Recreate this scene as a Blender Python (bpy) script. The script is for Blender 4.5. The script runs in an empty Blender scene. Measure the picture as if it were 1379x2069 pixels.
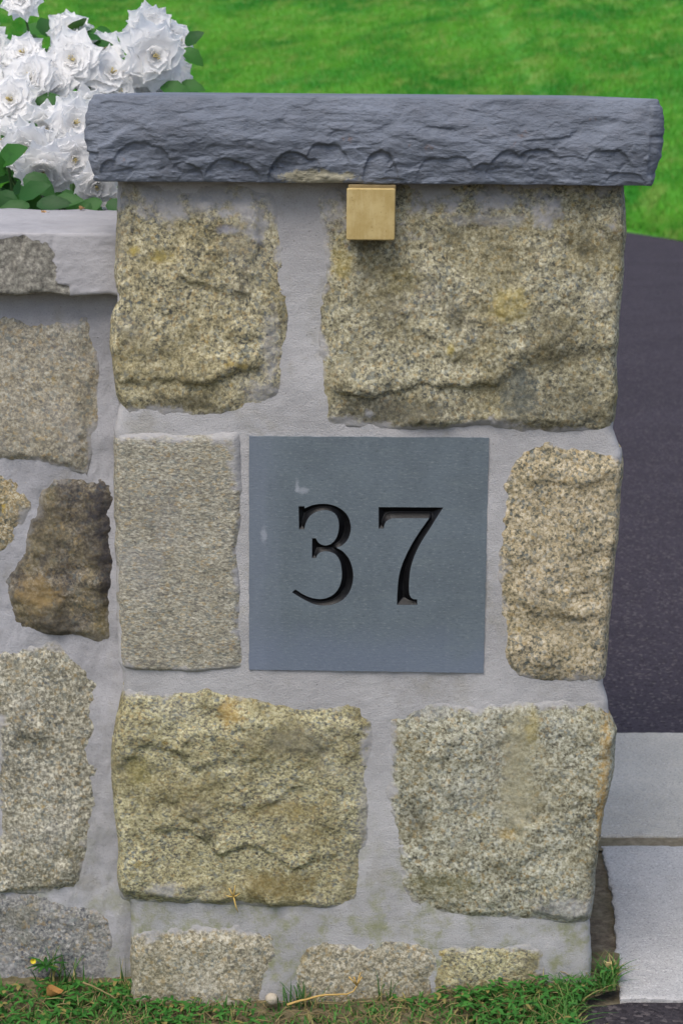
import bpy, math, random
import numpy as np
from mathutils import Vector, Matrix
from mathutils.geometry import tessellate_polygon

R = math.radians
random.seed(7)
rng = np.random.default_rng(7)
sc = bpy.context.scene
COL = sc.collection

# ------------------------------------------------------------------ camera
CAM = Vector((-0.033, -2.2, 1.14))
PITCH, ROLL = 13.0, 0.45
FPX = 3734.0                                    # focal length in pixels of the 1379 x 2069 photograph
cam_d = bpy.data.cameras.new('camera')
cam = bpy.data.objects.new('camera', cam_d)
COL.objects.link(cam)
CR = Matrix.Rotation(R(90 - PITCH), 3, 'X') @ Matrix.Rotation(R(ROLL), 3, 'Z')
cam.matrix_world = Matrix.Translation(CAM) @ CR.to_4x4()
cam_d.sensor_fit = 'VERTICAL'
cam_d.sensor_height = 36.0
cam_d.lens = FPX / 2069.0 * 36.0
cam_d.clip_start = 0.05
cam_d.clip_end = 2000.0
cam_d.dof.use_dof = True
cam_d.dof.focus_distance = 2.22
cam_d.dof.aperture_fstop = 13.0
sc.camera = cam

# ------------------------------------------------------------------ sky and sun (soft, thinly overcast day)
SUN_EL, SUN_AZ = 58.0, 204.0
w = bpy.data.worlds.new('World')
sc.world = w
w.use_nodes = True
wn = w.node_tree
sky = wn.nodes.new('ShaderNodeTexSky')
sky.sky_type = 'NISHITA'
sky.sun_disc = False
sky.sun_elevation = R(SUN_EL)
sky.sun_rotation = R(SUN_AZ)
sky.air_density = 1.0
sky.dust_density = 3.0
sky.ozone_density = 1.0
wn.links.new(sky.outputs[0], wn.nodes['Background'].inputs[0])
wn.nodes['Background'].inputs[1].default_value = 0.12
sun_l = bpy.data.lights.new('sun', 'SUN')
sun_l.energy = 1.5
sun_l.angle = R(36)
sun_l.color = (1.0, 0.96, 0.90)
sun = bpy.data.objects.new('sun', sun_l)
COL.objects.link(sun)
sdir = Vector((math.sin(R(SUN_AZ)) * math.cos(R(SUN_EL)), math.cos(R(SUN_AZ)) * math.cos(R(SUN_EL)), math.sin(R(SUN_EL))))
sun.rotation_euler = sdir.to_track_quat('Z', 'Y').to_euler()
sun.location = sdir * 20
sc.view_settings.view_transform = 'Standard'
sc.view_settings.look = 'None'
sc.view_settings.exposure = 0.62
sc.view_settings.gamma = 1.0
sc.cycles.max_bounces = 8
sc.cycles.diffuse_bounces = 6

# ------------------------------------------------------------------ photograph pixel -> point on a real plane
def ray(px, py):
    return CR @ Vector(((px - 689.5) / FPX, -(py - 1034.5) / FPX, -1.0))
def at(px, py, Y):                              # on the upright plane y = Y
    d = ray(px, py); t = (Y - CAM.y) / d.y
    return CAM + d * t
def atz(px, py, Z=0.0):                         # on the level plane z = Z
    d = ray(px, py); t = (Z - CAM.z) / d.z
    return CAM + d * t

# ------------------------------------------------------------------ numpy noise
def _hash(ix, iy, iz, seed):
    h = (ix.astype(np.int64) * 374761393 + iy.astype(np.int64) * 668265263 + iz.astype(np.int64) * 2147483647 + seed * 974634777) & 0xffffffff
    h = ((h ^ (h >> 13)) * 1274126177) & 0xffffffff
    h = ((h ^ (h >> 15)) * 2246822519) & 0xffffffff
    return ((h ^ (h >> 16)) & 0xffffff) / float(0xffffff)
def vnoise(x, y, z, seed=0):                    # value noise in -1..1
    fx, fy, fz = np.floor(x), np.floor(y), np.floor(z)
    tx, ty, tz = x - fx, y - fy, z - fz
    tx = tx * tx * tx * (tx * (tx * 6 - 15) + 10); ty = ty * ty * ty * (ty * (ty * 6 - 15) + 10); tz = tz * tz * tz * (tz * (tz * 6 - 15) + 10)
    r = 0
    for a in (0, 1):
        for b in (0, 1):
            for c in (0, 1):
                wgt = (tx if a else 1 - tx) * (ty if b else 1 - ty) * (tz if c else 1 - tz)
                r = r + wgt * _hash(fx + a, fy + b, fz + c, seed)
    return r * 2 - 1
def fbm(x, y, z, scale, octv=4, seed=0, gain=0.5):
    r, a, n = 0, 1.0, 0.0
    for o in range(octv):
        r = r + a * vnoise(x * scale, y * scale, z * scale, seed + o * 17)
        n += a; a *= gain; scale *= 2.03
    return r / n
def facets(x, z, cell, seed, tilt=0.5):         # broken planes: soft Worley cells, each with its own tilt
    wx = x + fbm(x, z, x * 0, 1 / cell * 1.2, 3, seed + 5) * cell * 0.45
    wz = z + fbm(x, z, x * 0, 1 / cell * 1.2, 3, seed + 9) * cell * 0.45
    gx, gz = np.floor(wx / cell), np.floor(wz / cell)
    num, den = 0, 0
    zero = gx * 0
    for i in (-1, 0, 1):
        for j in (-1, 0, 1):
            cx, cz = gx + i, gz + j
            px = (cx + _hash(cx, cz, zero, seed)) * cell
            pz = (cz + _hash(cx, cz, zero, seed + 1)) * cell
            d2 = ((wx - px) ** 2 + (wz - pz) ** 2) / cell ** 2
            wt = np.exp(-d2 * 14)
            pl = (_hash(cx, cz, zero, seed + 2) - 0.5) * 1.0 + tilt * ((_hash(cx, cz, zero, seed + 3) - 0.5) * (wx - px) + (_hash(cx, cz, zero, seed + 4) - 0.5) * (wz - pz)) / cell * 2
            num = num + wt * pl; den = den + wt
    return num / den                            # about -0.5..0.5
def sstep(a, b, x):
    t = np.clip((x - a) / (b - a), 0, 1)
    return t * t * (3 - 2 * t)

# ------------------------------------------------------------------ object helpers
def thing(name, label, cat, loc=(0, 0, 0), group=None):
    o = bpy.data.objects.new(name, None)
    COL.objects.link(o)
    o.location = loc
    o.empty_display_size = 0.05
    return tag(o, label, cat, group)
def tag(o, label=None, cat=None, group=None, kind=None):
    for k, v in (('label', label), ('category', cat), ('group', group), ('kind', kind)):
        if v: o[k] = v
    return o
def mesh(name, verts, faces, mat, parent=None, base=(0, 0, 0), attrs=None, smooth=True):
    """verts (N,3) in world space; base = the parent's (or the object's own) origin; faces: list of int arrays (N,3) / (N,4)"""
    v = np.asarray(verts, float) - np.asarray(base, float)
    if isinstance(faces, np.ndarray): faces = [faces]
    me = bpy.data.meshes.new(name)
    me.vertices.add(len(v)); me.vertices.foreach_set('co', v.ravel())
    loops = np.concatenate([f.ravel() for f in faces]).astype(np.int32)
    sizes = np.concatenate([np.full(len(f), f.shape[1]) for f in faces]).astype(np.int32)
    starts = np.concatenate([[0], np.cumsum(sizes)[:-1]]).astype(np.int32)
    me.loops.add(len(loops)); me.loops.foreach_set('vertex_index', loops)
    me.polygons.add(len(sizes)); me.polygons.foreach_set('loop_start', starts); me.polygons.foreach_set('loop_total', sizes)
    me.update(calc_edges=True); me.validate()
    me.polygons.foreach_set('use_smooth', np.full(len(me.polygons), bool(smooth)))
    for k, a in (attrs or {}).items():
        at_ = me.attributes.new(k, 'FLOAT', 'POINT'); at_.data.foreach_set('value', np.asarray(a, np.float32))
    me.materials.append(mat)
    o = bpy.data.objects.new(name, me)
    COL.objects.link(o)
    if parent is not None: o.parent = parent
    else: o.location = base
    return o
def grid_faces(nu, nv, off=0, closed_u=False):  # index = v*nu + u
    u = np.arange(nu if closed_u else nu - 1); v = np.arange(nv - 1)
    U, V = np.meshgrid(u, v); U2 = (U + 1) % nu
    return np.stack([V * nu + U, V * nu + U2, (V + 1) * nu + U2, (V + 1) * nu + U], -1).reshape(-1, 4) + off
class MB:                                       # collects small pieces of one part
    def __init__(s): s.v, s.q, s.t, s.n = [], [], [], 0
    def add(s, v, q=None, t=None):
        v = np.asarray(v, float)
        if q is not None and len(q): s.q.append(np.asarray(q) + s.n)
        if t is not None and len(t): s.t.append(np.asarray(t) + s.n)
        s.v.append(v); s.n += len(v)
    def build(s, name, mat, parent=None, base=(0, 0, 0), smooth=True):
        f = []
        if s.q: f.append(np.concatenate(s.q))
        if s.t: f.append(np.concatenate(s.t))
        return mesh(name, np.concatenate(s.v), f, mat, parent, base, None, smooth)
    def tube(s, pts, r, n=6):
        pts = np.asarray(pts, float); m = len(pts)
        rr = np.full(m, r) if np.isscalar(r) else np.asarray(r, float)
        tg = np.gradient(pts, axis=0); tg /= np.linalg.norm(tg, axis=1)[:, None] + 1e-12
        up = np.where(np.abs(tg[:, 2:3]) > 0.9, np.array([[1., 0, 0]]), np.array([[0., 0, 1]]))
        a = np.cross(tg, up); a /= np.linalg.norm(a, axis=1)[:, None] + 1e-12
        b = np.cross(tg, a)
        th = np.arange(n) / n * 2 * np.pi
        v = pts[:, None, :] + rr[:, None, None] * (np.cos(th)[None, :, None] * a[:, None, :] + np.sin(th)[None, :, None] * b[:, None, :])
        v = v.reshape(-1, 3)
        q = grid_faces(n, m, 0, True)
        k = len(v)
        v = np.vstack([v, pts[:1], pts[-1:]])
        t = [(k, (i + 1) % n, i) for i in range(n)] + [(k + 1, (m - 1) * n + i, (m - 1) * n + (i + 1) % n) for i in range(n)]
        s.add(v, q, t)

# ------------------------------------------------------------------ shader helpers
class Mat:
    def __init__(s, name):
        s.m = bpy.data.materials.new(name); s.m.use_nodes = True
        s.nt = s.m.node_tree; s.b = s.nt.nodes['Principled BSDF']
        s.b.inputs['Specular IOR Level'].default_value = 0.25
        s.tc = s.nt.nodes.new('ShaderNodeTexCoord')
    def n(s, t): return s.nt.nodes.new(t)
    def l(s, a, b): s.nt.links.new(a, b)
    def put(s, inp, v):
        if hasattr(v, 'is_linked') or isinstance(v, bpy.types.NodeSocket): s.l(v, inp)
        elif isinstance(v, (tuple, list)): inp.default_value = (*v, 1.0) if len(v) == 3 and inp.type == 'RGBA' else v
        else: inp.default_value = v
    def coord(s, scale=(1, 1, 1), loc=(0, 0, 0)):
        mp = s.n('ShaderNodeMapping'); s.l(s.tc.outputs['Object'], mp.inputs[0])
        mp.inputs['Location'].default_value = loc; mp.inputs['Scale'].default_value = scale
        return mp.outputs[0]
    def noise(s, vec, scale, detail=3, rough=0.55, dist=0.0, color=False):
        t = s.n('ShaderNodeTexNoise'); s.l(vec, t.inputs['Vector'])
        t.inputs['Scale'].default_value = scale; t.inputs['Detail'].default_value = detail
        t.inputs['Roughness'].default_value = rough; t.inputs['Distortion'].default_value = dist
        return t.outputs[1 if color else 0]
    def voro(s, vec, scale, feature='F1', out='Color', rand=1.0):
        t = s.n('ShaderNodeTexVoronoi'); s.l(vec, t.inputs['Vector']); t.feature = feature
        t.inputs['Scale'].default_value = scale; t.inputs['Randomness'].default_value = rand
        return t.outputs[out]
    def ramp(s, fac, stops, interp='LINEAR'):
        r = s.n('ShaderNodeValToRGB'); s.put(r.inputs[0], fac); cr = r.color_ramp; cr.interpolation = interp
        while len(cr.elements) < len(stops): cr.elements.new(0.5)
        for e, (p, c) in zip(cr.elements, stops):
            e.position = p; e.color = (*c, 1.0) if isinstance(c, (tuple, list)) else (c, c, c, 1.0)
        return r.outputs[0]
    def mix(s, fac, a, b, mode='MIX'):
        m = s.n('ShaderNodeMix'); m.data_type = 'RGBA'; m.blend_type = mode; m.clamp_factor = True
        s.put(m.inputs[0], fac); s.put(m.inputs[6], a); s.put(m.inputs[7], b)
        return m.outputs[2]
    def math(s, op, a, b=0.0, c=0.0, clamp=False):
        m = s.n('ShaderNodeMath'); m.operation = op; m.use_clamp = clamp
        s.put(m.inputs[0], a); s.put(m.inputs[1], b); s.put(m.inputs[2], c)
        return m.outputs[0]
    def maprange(s, v, a, b, c=0.0, d=1.0, smooth=True):
        m = s.n('ShaderNodeMapRange'); m.interpolation_type = 'SMOOTHSTEP' if smooth else 'LINEAR'
        s.put(m.inputs[0], v)
        for i, q in zip((1, 2, 3, 4), (a, b, c, d)): m.inputs[i].default_value = q
        return m.outputs[0]
    def dist(s, p, k=(1, 1, 1)):                 # distance of the object point from p, axes weighted by k
        v = s.n('ShaderNodeVectorMath'); v.operation = 'SUBTRACT'; s.l(s.tc.outputs['Object'], v.inputs[0]); v.inputs[1].default_value = p
        v2 = s.n('ShaderNodeVectorMath'); v2.operation = 'MULTIPLY'; s.l(v.outputs[0], v2.inputs[0]); v2.inputs[1].default_value = k
        v3 = s.n('ShaderNodeVectorMath'); v3.operation = 'LENGTH'; s.l(v2.outputs[0], v3.inputs[0])
        return v3.outputs['Value']
    def attr(s, name):
        a = s.n('ShaderNodeAttribute'); a.attribute_name = name
        return a.outputs['Fac']
    def island(s): return s.n('ShaderNodeNewGeometry').outputs['Random Per Island']
    def bump(s, h, strength=0.5, distance=0.002, prev=None):
        b = s.n('ShaderNodeBump'); b.inputs['Strength'].default_value = strength; b.inputs['Distance'].default_value = distance
        s.put(b.inputs['Height'], h)
        if prev is not None: s.l(prev, b.inputs['Normal'])
        return b.outputs[0]
    def done(s, color, rough=0.9, normal=None):
        s.put(s.b.inputs['Base Color'], color); s.put(s.b.inputs['Roughness'], rough)
        if normal is not None: s.l(normal, s.b.inputs['Normal'])
        return s.m

MORTAR = (0.395, 0.388, 0.390)
def m_granite(name, seed, dark=(0.062, 0.064, 0.055), mid=(0.20, 0.185, 0.13), tan=(0.36, 0.325, 0.205), pale=(0.56, 0.535, 0.43),
              stain=(0.16, 0.13, 0.05), stain_amt=0.5, ochre=0.25, gray=0.3, smear=1.0, grain=255, soot=0.0, squash=1.0, film=0.05, spots=(), base=None):
    m = Mat(name)
    c = m.coord((1, 1, squash), (seed * 1.37, seed * 0.71, seed * 2.13))
    wob = m.noise(c, 90, 2)
    n1 = m.noise(c, grain, 4, 0.68, 0.5)
    cell = m.n('ShaderNodeSeparateColor'); m.l(m.voro(c, grain * 1.05), cell.inputs[0])
    f = m.math('ADD', m.math('MULTIPLY', n1, 0.86), m.math('MULTIPLY', cell.outputs[0], 0.14))
    big = m.noise(c, 9, 4, 0.6)
    f = m.math('ADD', f, m.math('MULTIPLY', m.math('SUBTRACT', big, 0.5), 0.16))
    col = m.ramp(f, [(0.34, dark), (0.435, mid), (0.52, tan), (0.62, pale), (0.76, tuple(min(0.75, x * 1.25) for x in pale))])
    # feldspar and iron tints by crystal
    col = m.mix(m.maprange(cell.outputs[1], 0.86, 0.95, 0, 0.35), col, (0.40, 0.27, 0.10))
    col = m.mix(m.maprange(cell.outputs[2], 0.84, 0.92, 0, 0.5), col, (0.16, 0.19, 0.19))
    # weathering: olive stain, ochre lichen, grey film
    s1 = m.noise(m.coord((1, 1, 1), (seed * 3.1, 5, seed)), 13, 5, 0.65)
    col = m.mix(m.maprange(s1, 0.44, 0.62, 0, stain_amt), col, m.mix(0.55, col, stain))
    s0 = m.noise(m.coord((1, 1, 1), (seed * 7.1, 3, seed * 1.9)), 19, 6, 0.7)
    col = m.mix(m.maprange(s0, 0.52, 0.70, 0, 0.55), col, m.mix(1.0, col, (0.50, 0.50, 0.46), 'MULTIPLY'))
    col = m.mix(m.maprange(s0, 0.44, 0.30, 0, 0.35), col, m.mix(0.5, col, pale))
    s2 = m.noise(m.coord((1, 1, 1), (seed * 2.3, 9, seed * 4.7)), 26, 4, 0.7)
    col = m.mix(m.maprange(s2, 0.62, 0.72, 0, ochre), col, (0.42, 0.30, 0.06))
    s3 = m.noise(m.coord((1, 1, 1), (seed * 5.3, 2, seed * 1.7)), 11, 5, 0.6)
    col = m.mix(m.maprange(s3, 0.5, 0.68, 0, gray), col, m.mix(0.55, col, (0.30, 0.30, 0.31)))
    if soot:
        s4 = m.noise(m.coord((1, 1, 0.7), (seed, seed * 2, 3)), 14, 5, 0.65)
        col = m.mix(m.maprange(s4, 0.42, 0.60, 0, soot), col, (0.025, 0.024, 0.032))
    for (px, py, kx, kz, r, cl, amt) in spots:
        r *= 1.2 if cl[0] < 0.1 else 1.0           # lichen, dirt, splashes and darker tone by ledges and lower edges where the photograph has them
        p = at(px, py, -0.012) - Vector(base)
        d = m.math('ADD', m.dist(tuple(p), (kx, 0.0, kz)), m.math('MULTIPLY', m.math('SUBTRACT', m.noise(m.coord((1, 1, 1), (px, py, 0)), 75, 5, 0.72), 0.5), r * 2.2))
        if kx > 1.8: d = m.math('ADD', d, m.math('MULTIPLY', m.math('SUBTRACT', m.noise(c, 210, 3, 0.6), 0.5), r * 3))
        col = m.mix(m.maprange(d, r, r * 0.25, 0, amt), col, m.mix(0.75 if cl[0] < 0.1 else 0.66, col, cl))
    # mortar smeared over the border of the stone
    e = m.attr('edge')
    sm = m.math('ADD', e, m.math('MULTIPLY', m.math('SUBTRACT', m.noise(c, 48, 5, 0.65), 0.5), 0.040))
    sm = m.math('ADD', sm, m.math('MULTIPLY', m.math('SUBTRACT', m.noise(c, 14, 4, 0.6), 0.5), film))
    col = m.mix(m.maprange(sm, 0.011, 0.0, 0, 0.85 * smear), col, m.mix(m.noise(c, 60, 3), (0.29, 0.285, 0.295), MORTAR))
    h = m.math('ADD', m.math('MULTIPLY', n1, 0.6), m.math('MULTIPLY', m.noise(c, 620, 3, 0.6), 0.4))
    nr = m.bump(h, 0.6, 0.0016)
    nr = m.bump(m.noise(c, 60, 5, 0.65), 0.4, 0.005, nr)
    return m.done(col, m.maprange(cell.outputs[0], 0, 1, 0.7, 0.95), nr)

def m_mortar(name, tint=MORTAR, moss=0.0, film=0.25):
    m = Mat(name)
    c = m.coord()
    a = m.noise(c, 7, 5, 0.6)
    b = m.noise(m.coord((0.45, 0.45, 1.5)), 95, 6, 0.72)
    g = m.noise(c, 480, 4, 0.75)
    col = m.mix(m.maprange(a, 0.35, 0.65), tuple(x * 0.90 for x in tint), tuple(x * 1.12 for x in tint))
    col = m.mix(m.maprange(b, 0.45, 0.72, 0, film), col, (0.48, 0.475, 0.485))
    d = m.noise(m.coord((1, 1, 1), (4, 2, 9)), 16, 5, 0.7)
    col = m.mix(m.maprange(d, 0.52, 0.70, 0, 0.50), col, (0.285, 0.272, 0.225))
    col = m.mix(m.maprange(g, 0.30, 0.45, 0.50, 0.0), col, (0.17, 0.168, 0.168))
    col = m.mix(m.maprange(g, 0.58, 0.72, 0.0, 0.45), col, (0.56, 0.55, 0.55))
    pit = m.voro(m.coord((1, 1, 1), (3, 1, 2)), 60, 'F1', 'Distance')
    col = m.mix(m.maprange(pit, 0.035, 0.075, 0.55, 0), col, (0.14, 0.13, 0.12))
    if moss:
        sep = m.n('ShaderNodeSeparateXYZ'); m.l(m.tc.outputs['Object'], sep.inputs[0])
        k = m.math('MULTIPLY', m.maprange(m.noise(c, 20, 5, 0.7), 0.45, 0.66), m.maprange(sep.outputs[2], 0.30, 0.02, 0, moss))
        col = m.mix(k, col, (0.24, 0.25, 0.12))
    nr = m.bump(g, 0.85, 0.0018)
    nr = m.bump(b, 0.35, 0.0014, nr)
    nr = m.bump(m.noise(c, 34, 6, 0.75), 0.22, 0.004, nr)
    return m.done(col, 0.93, nr)

# ------------------------------------------------------------------ the ground and what lies on it
def m_soil(name, a, b, c3):
    m = Mat(name); c = m.coord()
    n = m.noise(c, 60, 6, 0.7); k = m.noise(c, 9, 4, 0.6)
    col = m.ramp(n, [(0.3, a), (0.5, b), (0.7, c3)])
    col = m.mix(m.maprange(k, 0.4, 0.65, 0, 0.4), col, (0.10, 0.10, 0.05))
    return m.done(col, 0.95, m.bump(n, 0.8, 0.01))
soil_m = m_soil('soil', (0.06, 0.045, 0.03), (0.15, 0.12, 0.085), (0.26, 0.22, 0.16))

def m_asphalt(name, tint=(0.046, 0.039, 0.050)):
    m = Mat(name); c = m.coord()
    v = m.n('ShaderNodeSeparateColor'); m.l(m.voro(c, 170), v.inputs[0])
    n = m.noise(c, 3, 5, 0.6); f = m.noise(c, 240, 3, 0.7)
    col = m.mix(m.maprange(n, 0.3, 0.7), tuple(x * 0.92 for x in tint), tuple(x * 1.15 for x in tint))
    col = m.mix(m.maprange(v.outputs[0], 0.0, 0.45, 0.65, 0), col, tuple(x * 0.45 for x in tint))
    col = m.mix(m.maprange(v.outputs[1], 0.84, 0.97, 0, 0.55), col, (0.15, 0.13, 0.13))
    col = m.mix(m.maprange(f, 0.58, 0.72, 0, 0.5), col, (0.15, 0.13, 0.135))
    nr = m.bump(m.math('ADD', m.math('MULTIPLY', m.voro(c, 170, 'F1', 'Distance'), -0.8), f), 0.8, 0.004)
    m.b.inputs['Specular IOR Level'].default_value = 0.12
    return m.done(col, 0.9, nr)
asphalt_m = m_asphalt('asphalt')
road_m = m_asphalt('road_asphalt', (0.042, 0.037, 0.042))

def sheet(name, pts, z, mat, kind='structure'):
    tri = tessellate_polygon([[Vector((p[0], p[1], 0)) for p in pts]])
    v = np.array([(p[0], p[1], z) for p in pts])
    f = np.array(tri)
    e1, e2 = v[f[:, 1]] - v[f[:, 0]], v[f[:, 2]] - v[f[:, 0]]
    if np.cross(e1, e2)[:, 2].sum() < 0: f = f[:, ::-1]
    return tag(mesh(name, v, f, mat, smooth=False), kind=kind)

sheet('ground', [(-600, -600), (600, -600), (600, 600), (-600, 600)], -0.040, soil_m)
slab_far = atz(1300, 1480).y; slab_mid = atz(1300, 1700).y; slab_near = atz(1300, 2017).y
VERGE_EDGE = [atz(1246, 1940), atz(1249, 2012), atz(1185, 2030), atz(1163, 2069)]
vx_end = VERGE_EDGE[-1]
edge_px = [(2400, 560), (1379, 487), (1262, 466), (900, 432), (500, 406), (140, 384), (-500, 368)]
LE = [atz(a, b) for a, b in edge_px]            # near edge of the lawn, from right to left
LE = [(14.0, 8.0, 0)] + [tuple(p) for p in LE] + [(-30, LE[-1].y + 3.0, 0)]
LEX = np.array([p[0] for p in LE][::-1]); LEY = np.array([p[1] for p in LE][::-1])
drive_pts = [(-30, 0.60), (0.25, 0.60), (0.27, slab_far + 0.004), (14, slab_far + 0.004)] + [(p[0], p[1] + 0.05) for p in LE]
sheet('driveway', drive_pts, -0.004, asphalt_m)
road_pts = [(vx_end.x - 0.05, -6), (14, -6), (14, slab_near - 0.004), (VERGE_EDGE[1].x + 0.012, slab_near - 0.004)] + [(p.x + 0.004, p.y) for p in VERGE_EDGE[2:]]
sheet('road', road_pts, -0.004, road_m)

# lawn rising beyond the driveway
def lawn_edge(x): return np.interp(x, LEX, LEY) + 0.06 * vnoise(x * 3, x * 0, x * 0, 3) + 0.03 * vnoise(x * 14, x * 0, x * 0, 4)
def lawn_z(x, s):
    return -0.004 + 0.155 * np.maximum(0, s - 0.5) * sstep(0.2, 3.0, s) * (1 - 0.55 * sstep(40, 110, s)) + 0.10 * fbm(x, s, x * 0, 0.22, 3, 21) * sstep(0.5, 4, s) + 0.03 * sstep(0, 0.06, s)
def m_lawn(name, blades):
    m = Mat(name)
    c = m.coord((1.0, 0.55, 0.3))
    n = m.noise(c, 0.75, 5, 0.6, 0.4); n2 = m.noise(c, 3.2, 4, 0.65); n3 = m.noise(m.coord((1, .6, .3), (7, 3, 1)), 0.38, 4, 0.55)
    col = m.mix(m.maprange(n, 0.34, 0.62), (0.028, 0.205, 0.010), (0.105, 0.335, 0.024))
    col = m.mix(m.maprange(n2, 0.48, 0.66, 0, 0.65), col, (0.22, 0.34, 0.065))
    col = m.mix(m.maprange(n3, 0.52, 0.66, 0, 0.65), col, (0.022, 0.225, 0.016))
    if blades:
        r = m.island()
        col = m.mix(m.maprange(r, 0, 1, 0.0, 0.55), col, m.mix(1.0, col, (0.55, 0.62, 0.5), 'MULTIPLY'))
        col = m.mix(m.maprange(m.math('FRACT', m.math('MULTIPLY', r, 7.31)), 0.88, 0.96, 0, 0.55), col, (0.26, 0.23, 0.08))
    else: col = m.mix(1.0, col, (0.80, 0.82, 0.78), 'MULTIPLY')
    return m.done(col, 0.75, None if blades else m.bump(n2, 0.6, 0.05))
nu, nv = 161, 121
xs = np.linspace(-30, 14, nu); ss = np.concatenate([np.linspace(0, 25, 80), np.linspace(26, 200, 41)])
X, S = np.meshgrid(xs, ss)
LW = np.stack([X, lawn_edge(X) + S, lawn_z(X, S)], -1).reshape(-1, 3)
tag(mesh('lawn', LW, grid_faces(nu, nv), m_lawn('lawn_turf', False)), kind='structure')
NB = 430000
bs = 26 * rng.random(NB) ** 1.25
by0 = 17.5 + bs
half = (by0) * 0.27 + 0.8
bx = (rng.random(NB) * 2 - 1) * half
by = lawn_edge(bx) + bs
bz = lawn_z(bx, bs)
hd = rng.random(NB) * 2 * np.pi; bl = 0.028 + 0.035 * rng.random(NB); bw = 0.0035 + 0.0045 * rng.random(NB) + 0.00016 * bs
ln = 0.6 * rng.random(NB)
cx_, sx_ = np.cos(hd), np.sin(hd); l2 = rng.random(NB) * 2 * np.pi
v0 = np.stack([bx - cx_ * bw, by - sx_ * bw, bz - 0.004], -1); v1 = np.stack([bx + cx_ * bw, by + sx_ * bw, bz - 0.004], -1)
v2 = np.stack([bx + np.cos(l2) * bl * ln, by + np.sin(l2) * bl * ln, bz + bl], -1)
BV = np.stack([v0, v1, v2], 1).reshape(-1, 3)
tag(mesh('lawn_grass', BV, np.arange(NB * 3).reshape(-1, 3), m_lawn('lawn_blades', True), smooth=False), 'mown green lawn grass with yellowish patches', 'grass', kind='stuff')

# granite slabs of the driveway apron
def m_slab(name, tint, seed):
    m = Mat(name); c = m.coord((1, 1, 1), (seed, seed * 2.1, 0))
    v = m.n('ShaderNodeSeparateColor'); m.l(m.voro(c, 560), v.inputs[0])
    n = m.noise(c, 6, 5, 0.6); f = m.noise(c, 210, 4, 0.7)
    col = m.mix(m.maprange(n, 0.3, 0.7), tuple(x * 0.86 for x in tint), tuple(x * 1.08 for x in tint))
    col = m.mix(m.maprange(v.outputs[0], 0.0, 0.4, 0.6, 0), col, (0.20, 0.20, 0.205))
    col = m.mix(m.maprange(f, 0.55, 0.66, 0, 0.6), col, (0.66, 0.65, 0.655))
    col = m.mix(m.maprange(m.noise(c, 24, 5, 0.7), 0.6, 0.75, 0, 0.35), col, (0.32, 0.29, 0.23))
    col = m.mix(m.maprange(m.voro(c, 26, 'F1', 'Distance'), 0.03, 0.07, 0.6, 0), col, (0.12, 0.11, 0.1))
    return m.done(col, 0.85, m.bump(m.noise(c, 75, 5, 0.7), 0.5, 0.004, m.bump(f, 0.8, 0.003)))
def slab(x0p, x1, y0, y1, mat, label, seed):
    """x0p: polyline [(x, y)] of the left edge from near to far"""
    ny, nx = 110, 200
    ys = np.linspace(y0, y1, ny); xl = np.interp(ys, [p[1] for p in x0p], [p[0] for p in x0p])
    xl = xl + 0.007 * fbm(ys, ys * 0, ys * 0, 21, 6, seed, 0.7)
    u = np.linspace(0, 1, nx) ** 1.4
    X = xl[:, None] + (x1 - xl[:, None]) * u[None, :]
    Y = ys[:, None] + 0.0022 * fbm(X, X * 0, X * 0, 60, 3, seed + 3) * (np.abs(np.linspace(-1, 1, ny)) ** 8)[:, None]
    d = np.minimum(np.minimum(X - xl[:, None], x1 - X), np.minimum(Y - y0, y1 - Y))
    Z = 0.001 - 0.002 * (1 - np.clip(d / 0.005, 0, 1)) ** 2 + 0.0016 * fbm(X, Y, X * 0, 45, 4, seed + 5)
    top = np.stack([X, Y, Z], -1).reshape(-1, 3)
    ring = list(range(nx)) + [k * nx + nx - 1 for k in range(1, ny)] + [(ny - 1) * nx + k for k in range(nx - 2, -1, -1)] + [k * nx for k in range(ny - 2, 0, -1)]
    mid_ = top[ring].copy(); low = top[ring].copy(); low[:, 2] = -0.08
    n0 = len(top); nr_ = len(ring)
    q = np.array([(n0 + i, n0 + nr_ + i, n0 + nr_ + (i + 1) % nr_, n0 + (i + 1) % nr_) for i in range(nr_)])
    o = mesh('granite_slab', np.vstack([top, mid_, low]), [grid_faces(nx, ny), q], mat, base=((xl[0] + x1) / 2, (y0 + y1) / 2, -0.08))
    return tag(o, label, 'paving slab', 'granite slabs of the driveway apron')
lA = [(atz(1205, 1702).x, slab_mid), (atz(1205, 1480).x, slab_far)]
lB = [(atz(a, b).x, atz(a, b).y) for a, b in ((1250, 2017), (1240, 1940), (1243, 1880), (1236, 1800), (1226, 1750), (1216, 1712))]
sheet('joint_fill', [(lB[0][0] - 0.07, slab_mid - 0.03), (1.93, slab_mid - 0.03), (1.93, slab_mid + 0.03), (lB[0][0] - 0.07, slab_mid + 0.03)], -0.003, m_soil('joint_sand', (0.13, 0.105, 0.07), (0.24, 0.20, 0.14), (0.34, 0.29, 0.21)))
slab(lA, 1.95, slab_mid + 0.020, slab_far, m_slab('slab_grey', (0.48, 0.455, 0.40), 3), 'grey granite paving slab between the dark driveway and the lighter slab', 11)
slab(lB, 1.90, slab_near, slab_mid - 0.016, m_slab('slab_pale', (0.46, 0.452, 0.445), 8), 'pale bluish granite paving slab nearest the grass at the pillar foot', 23)

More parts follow.
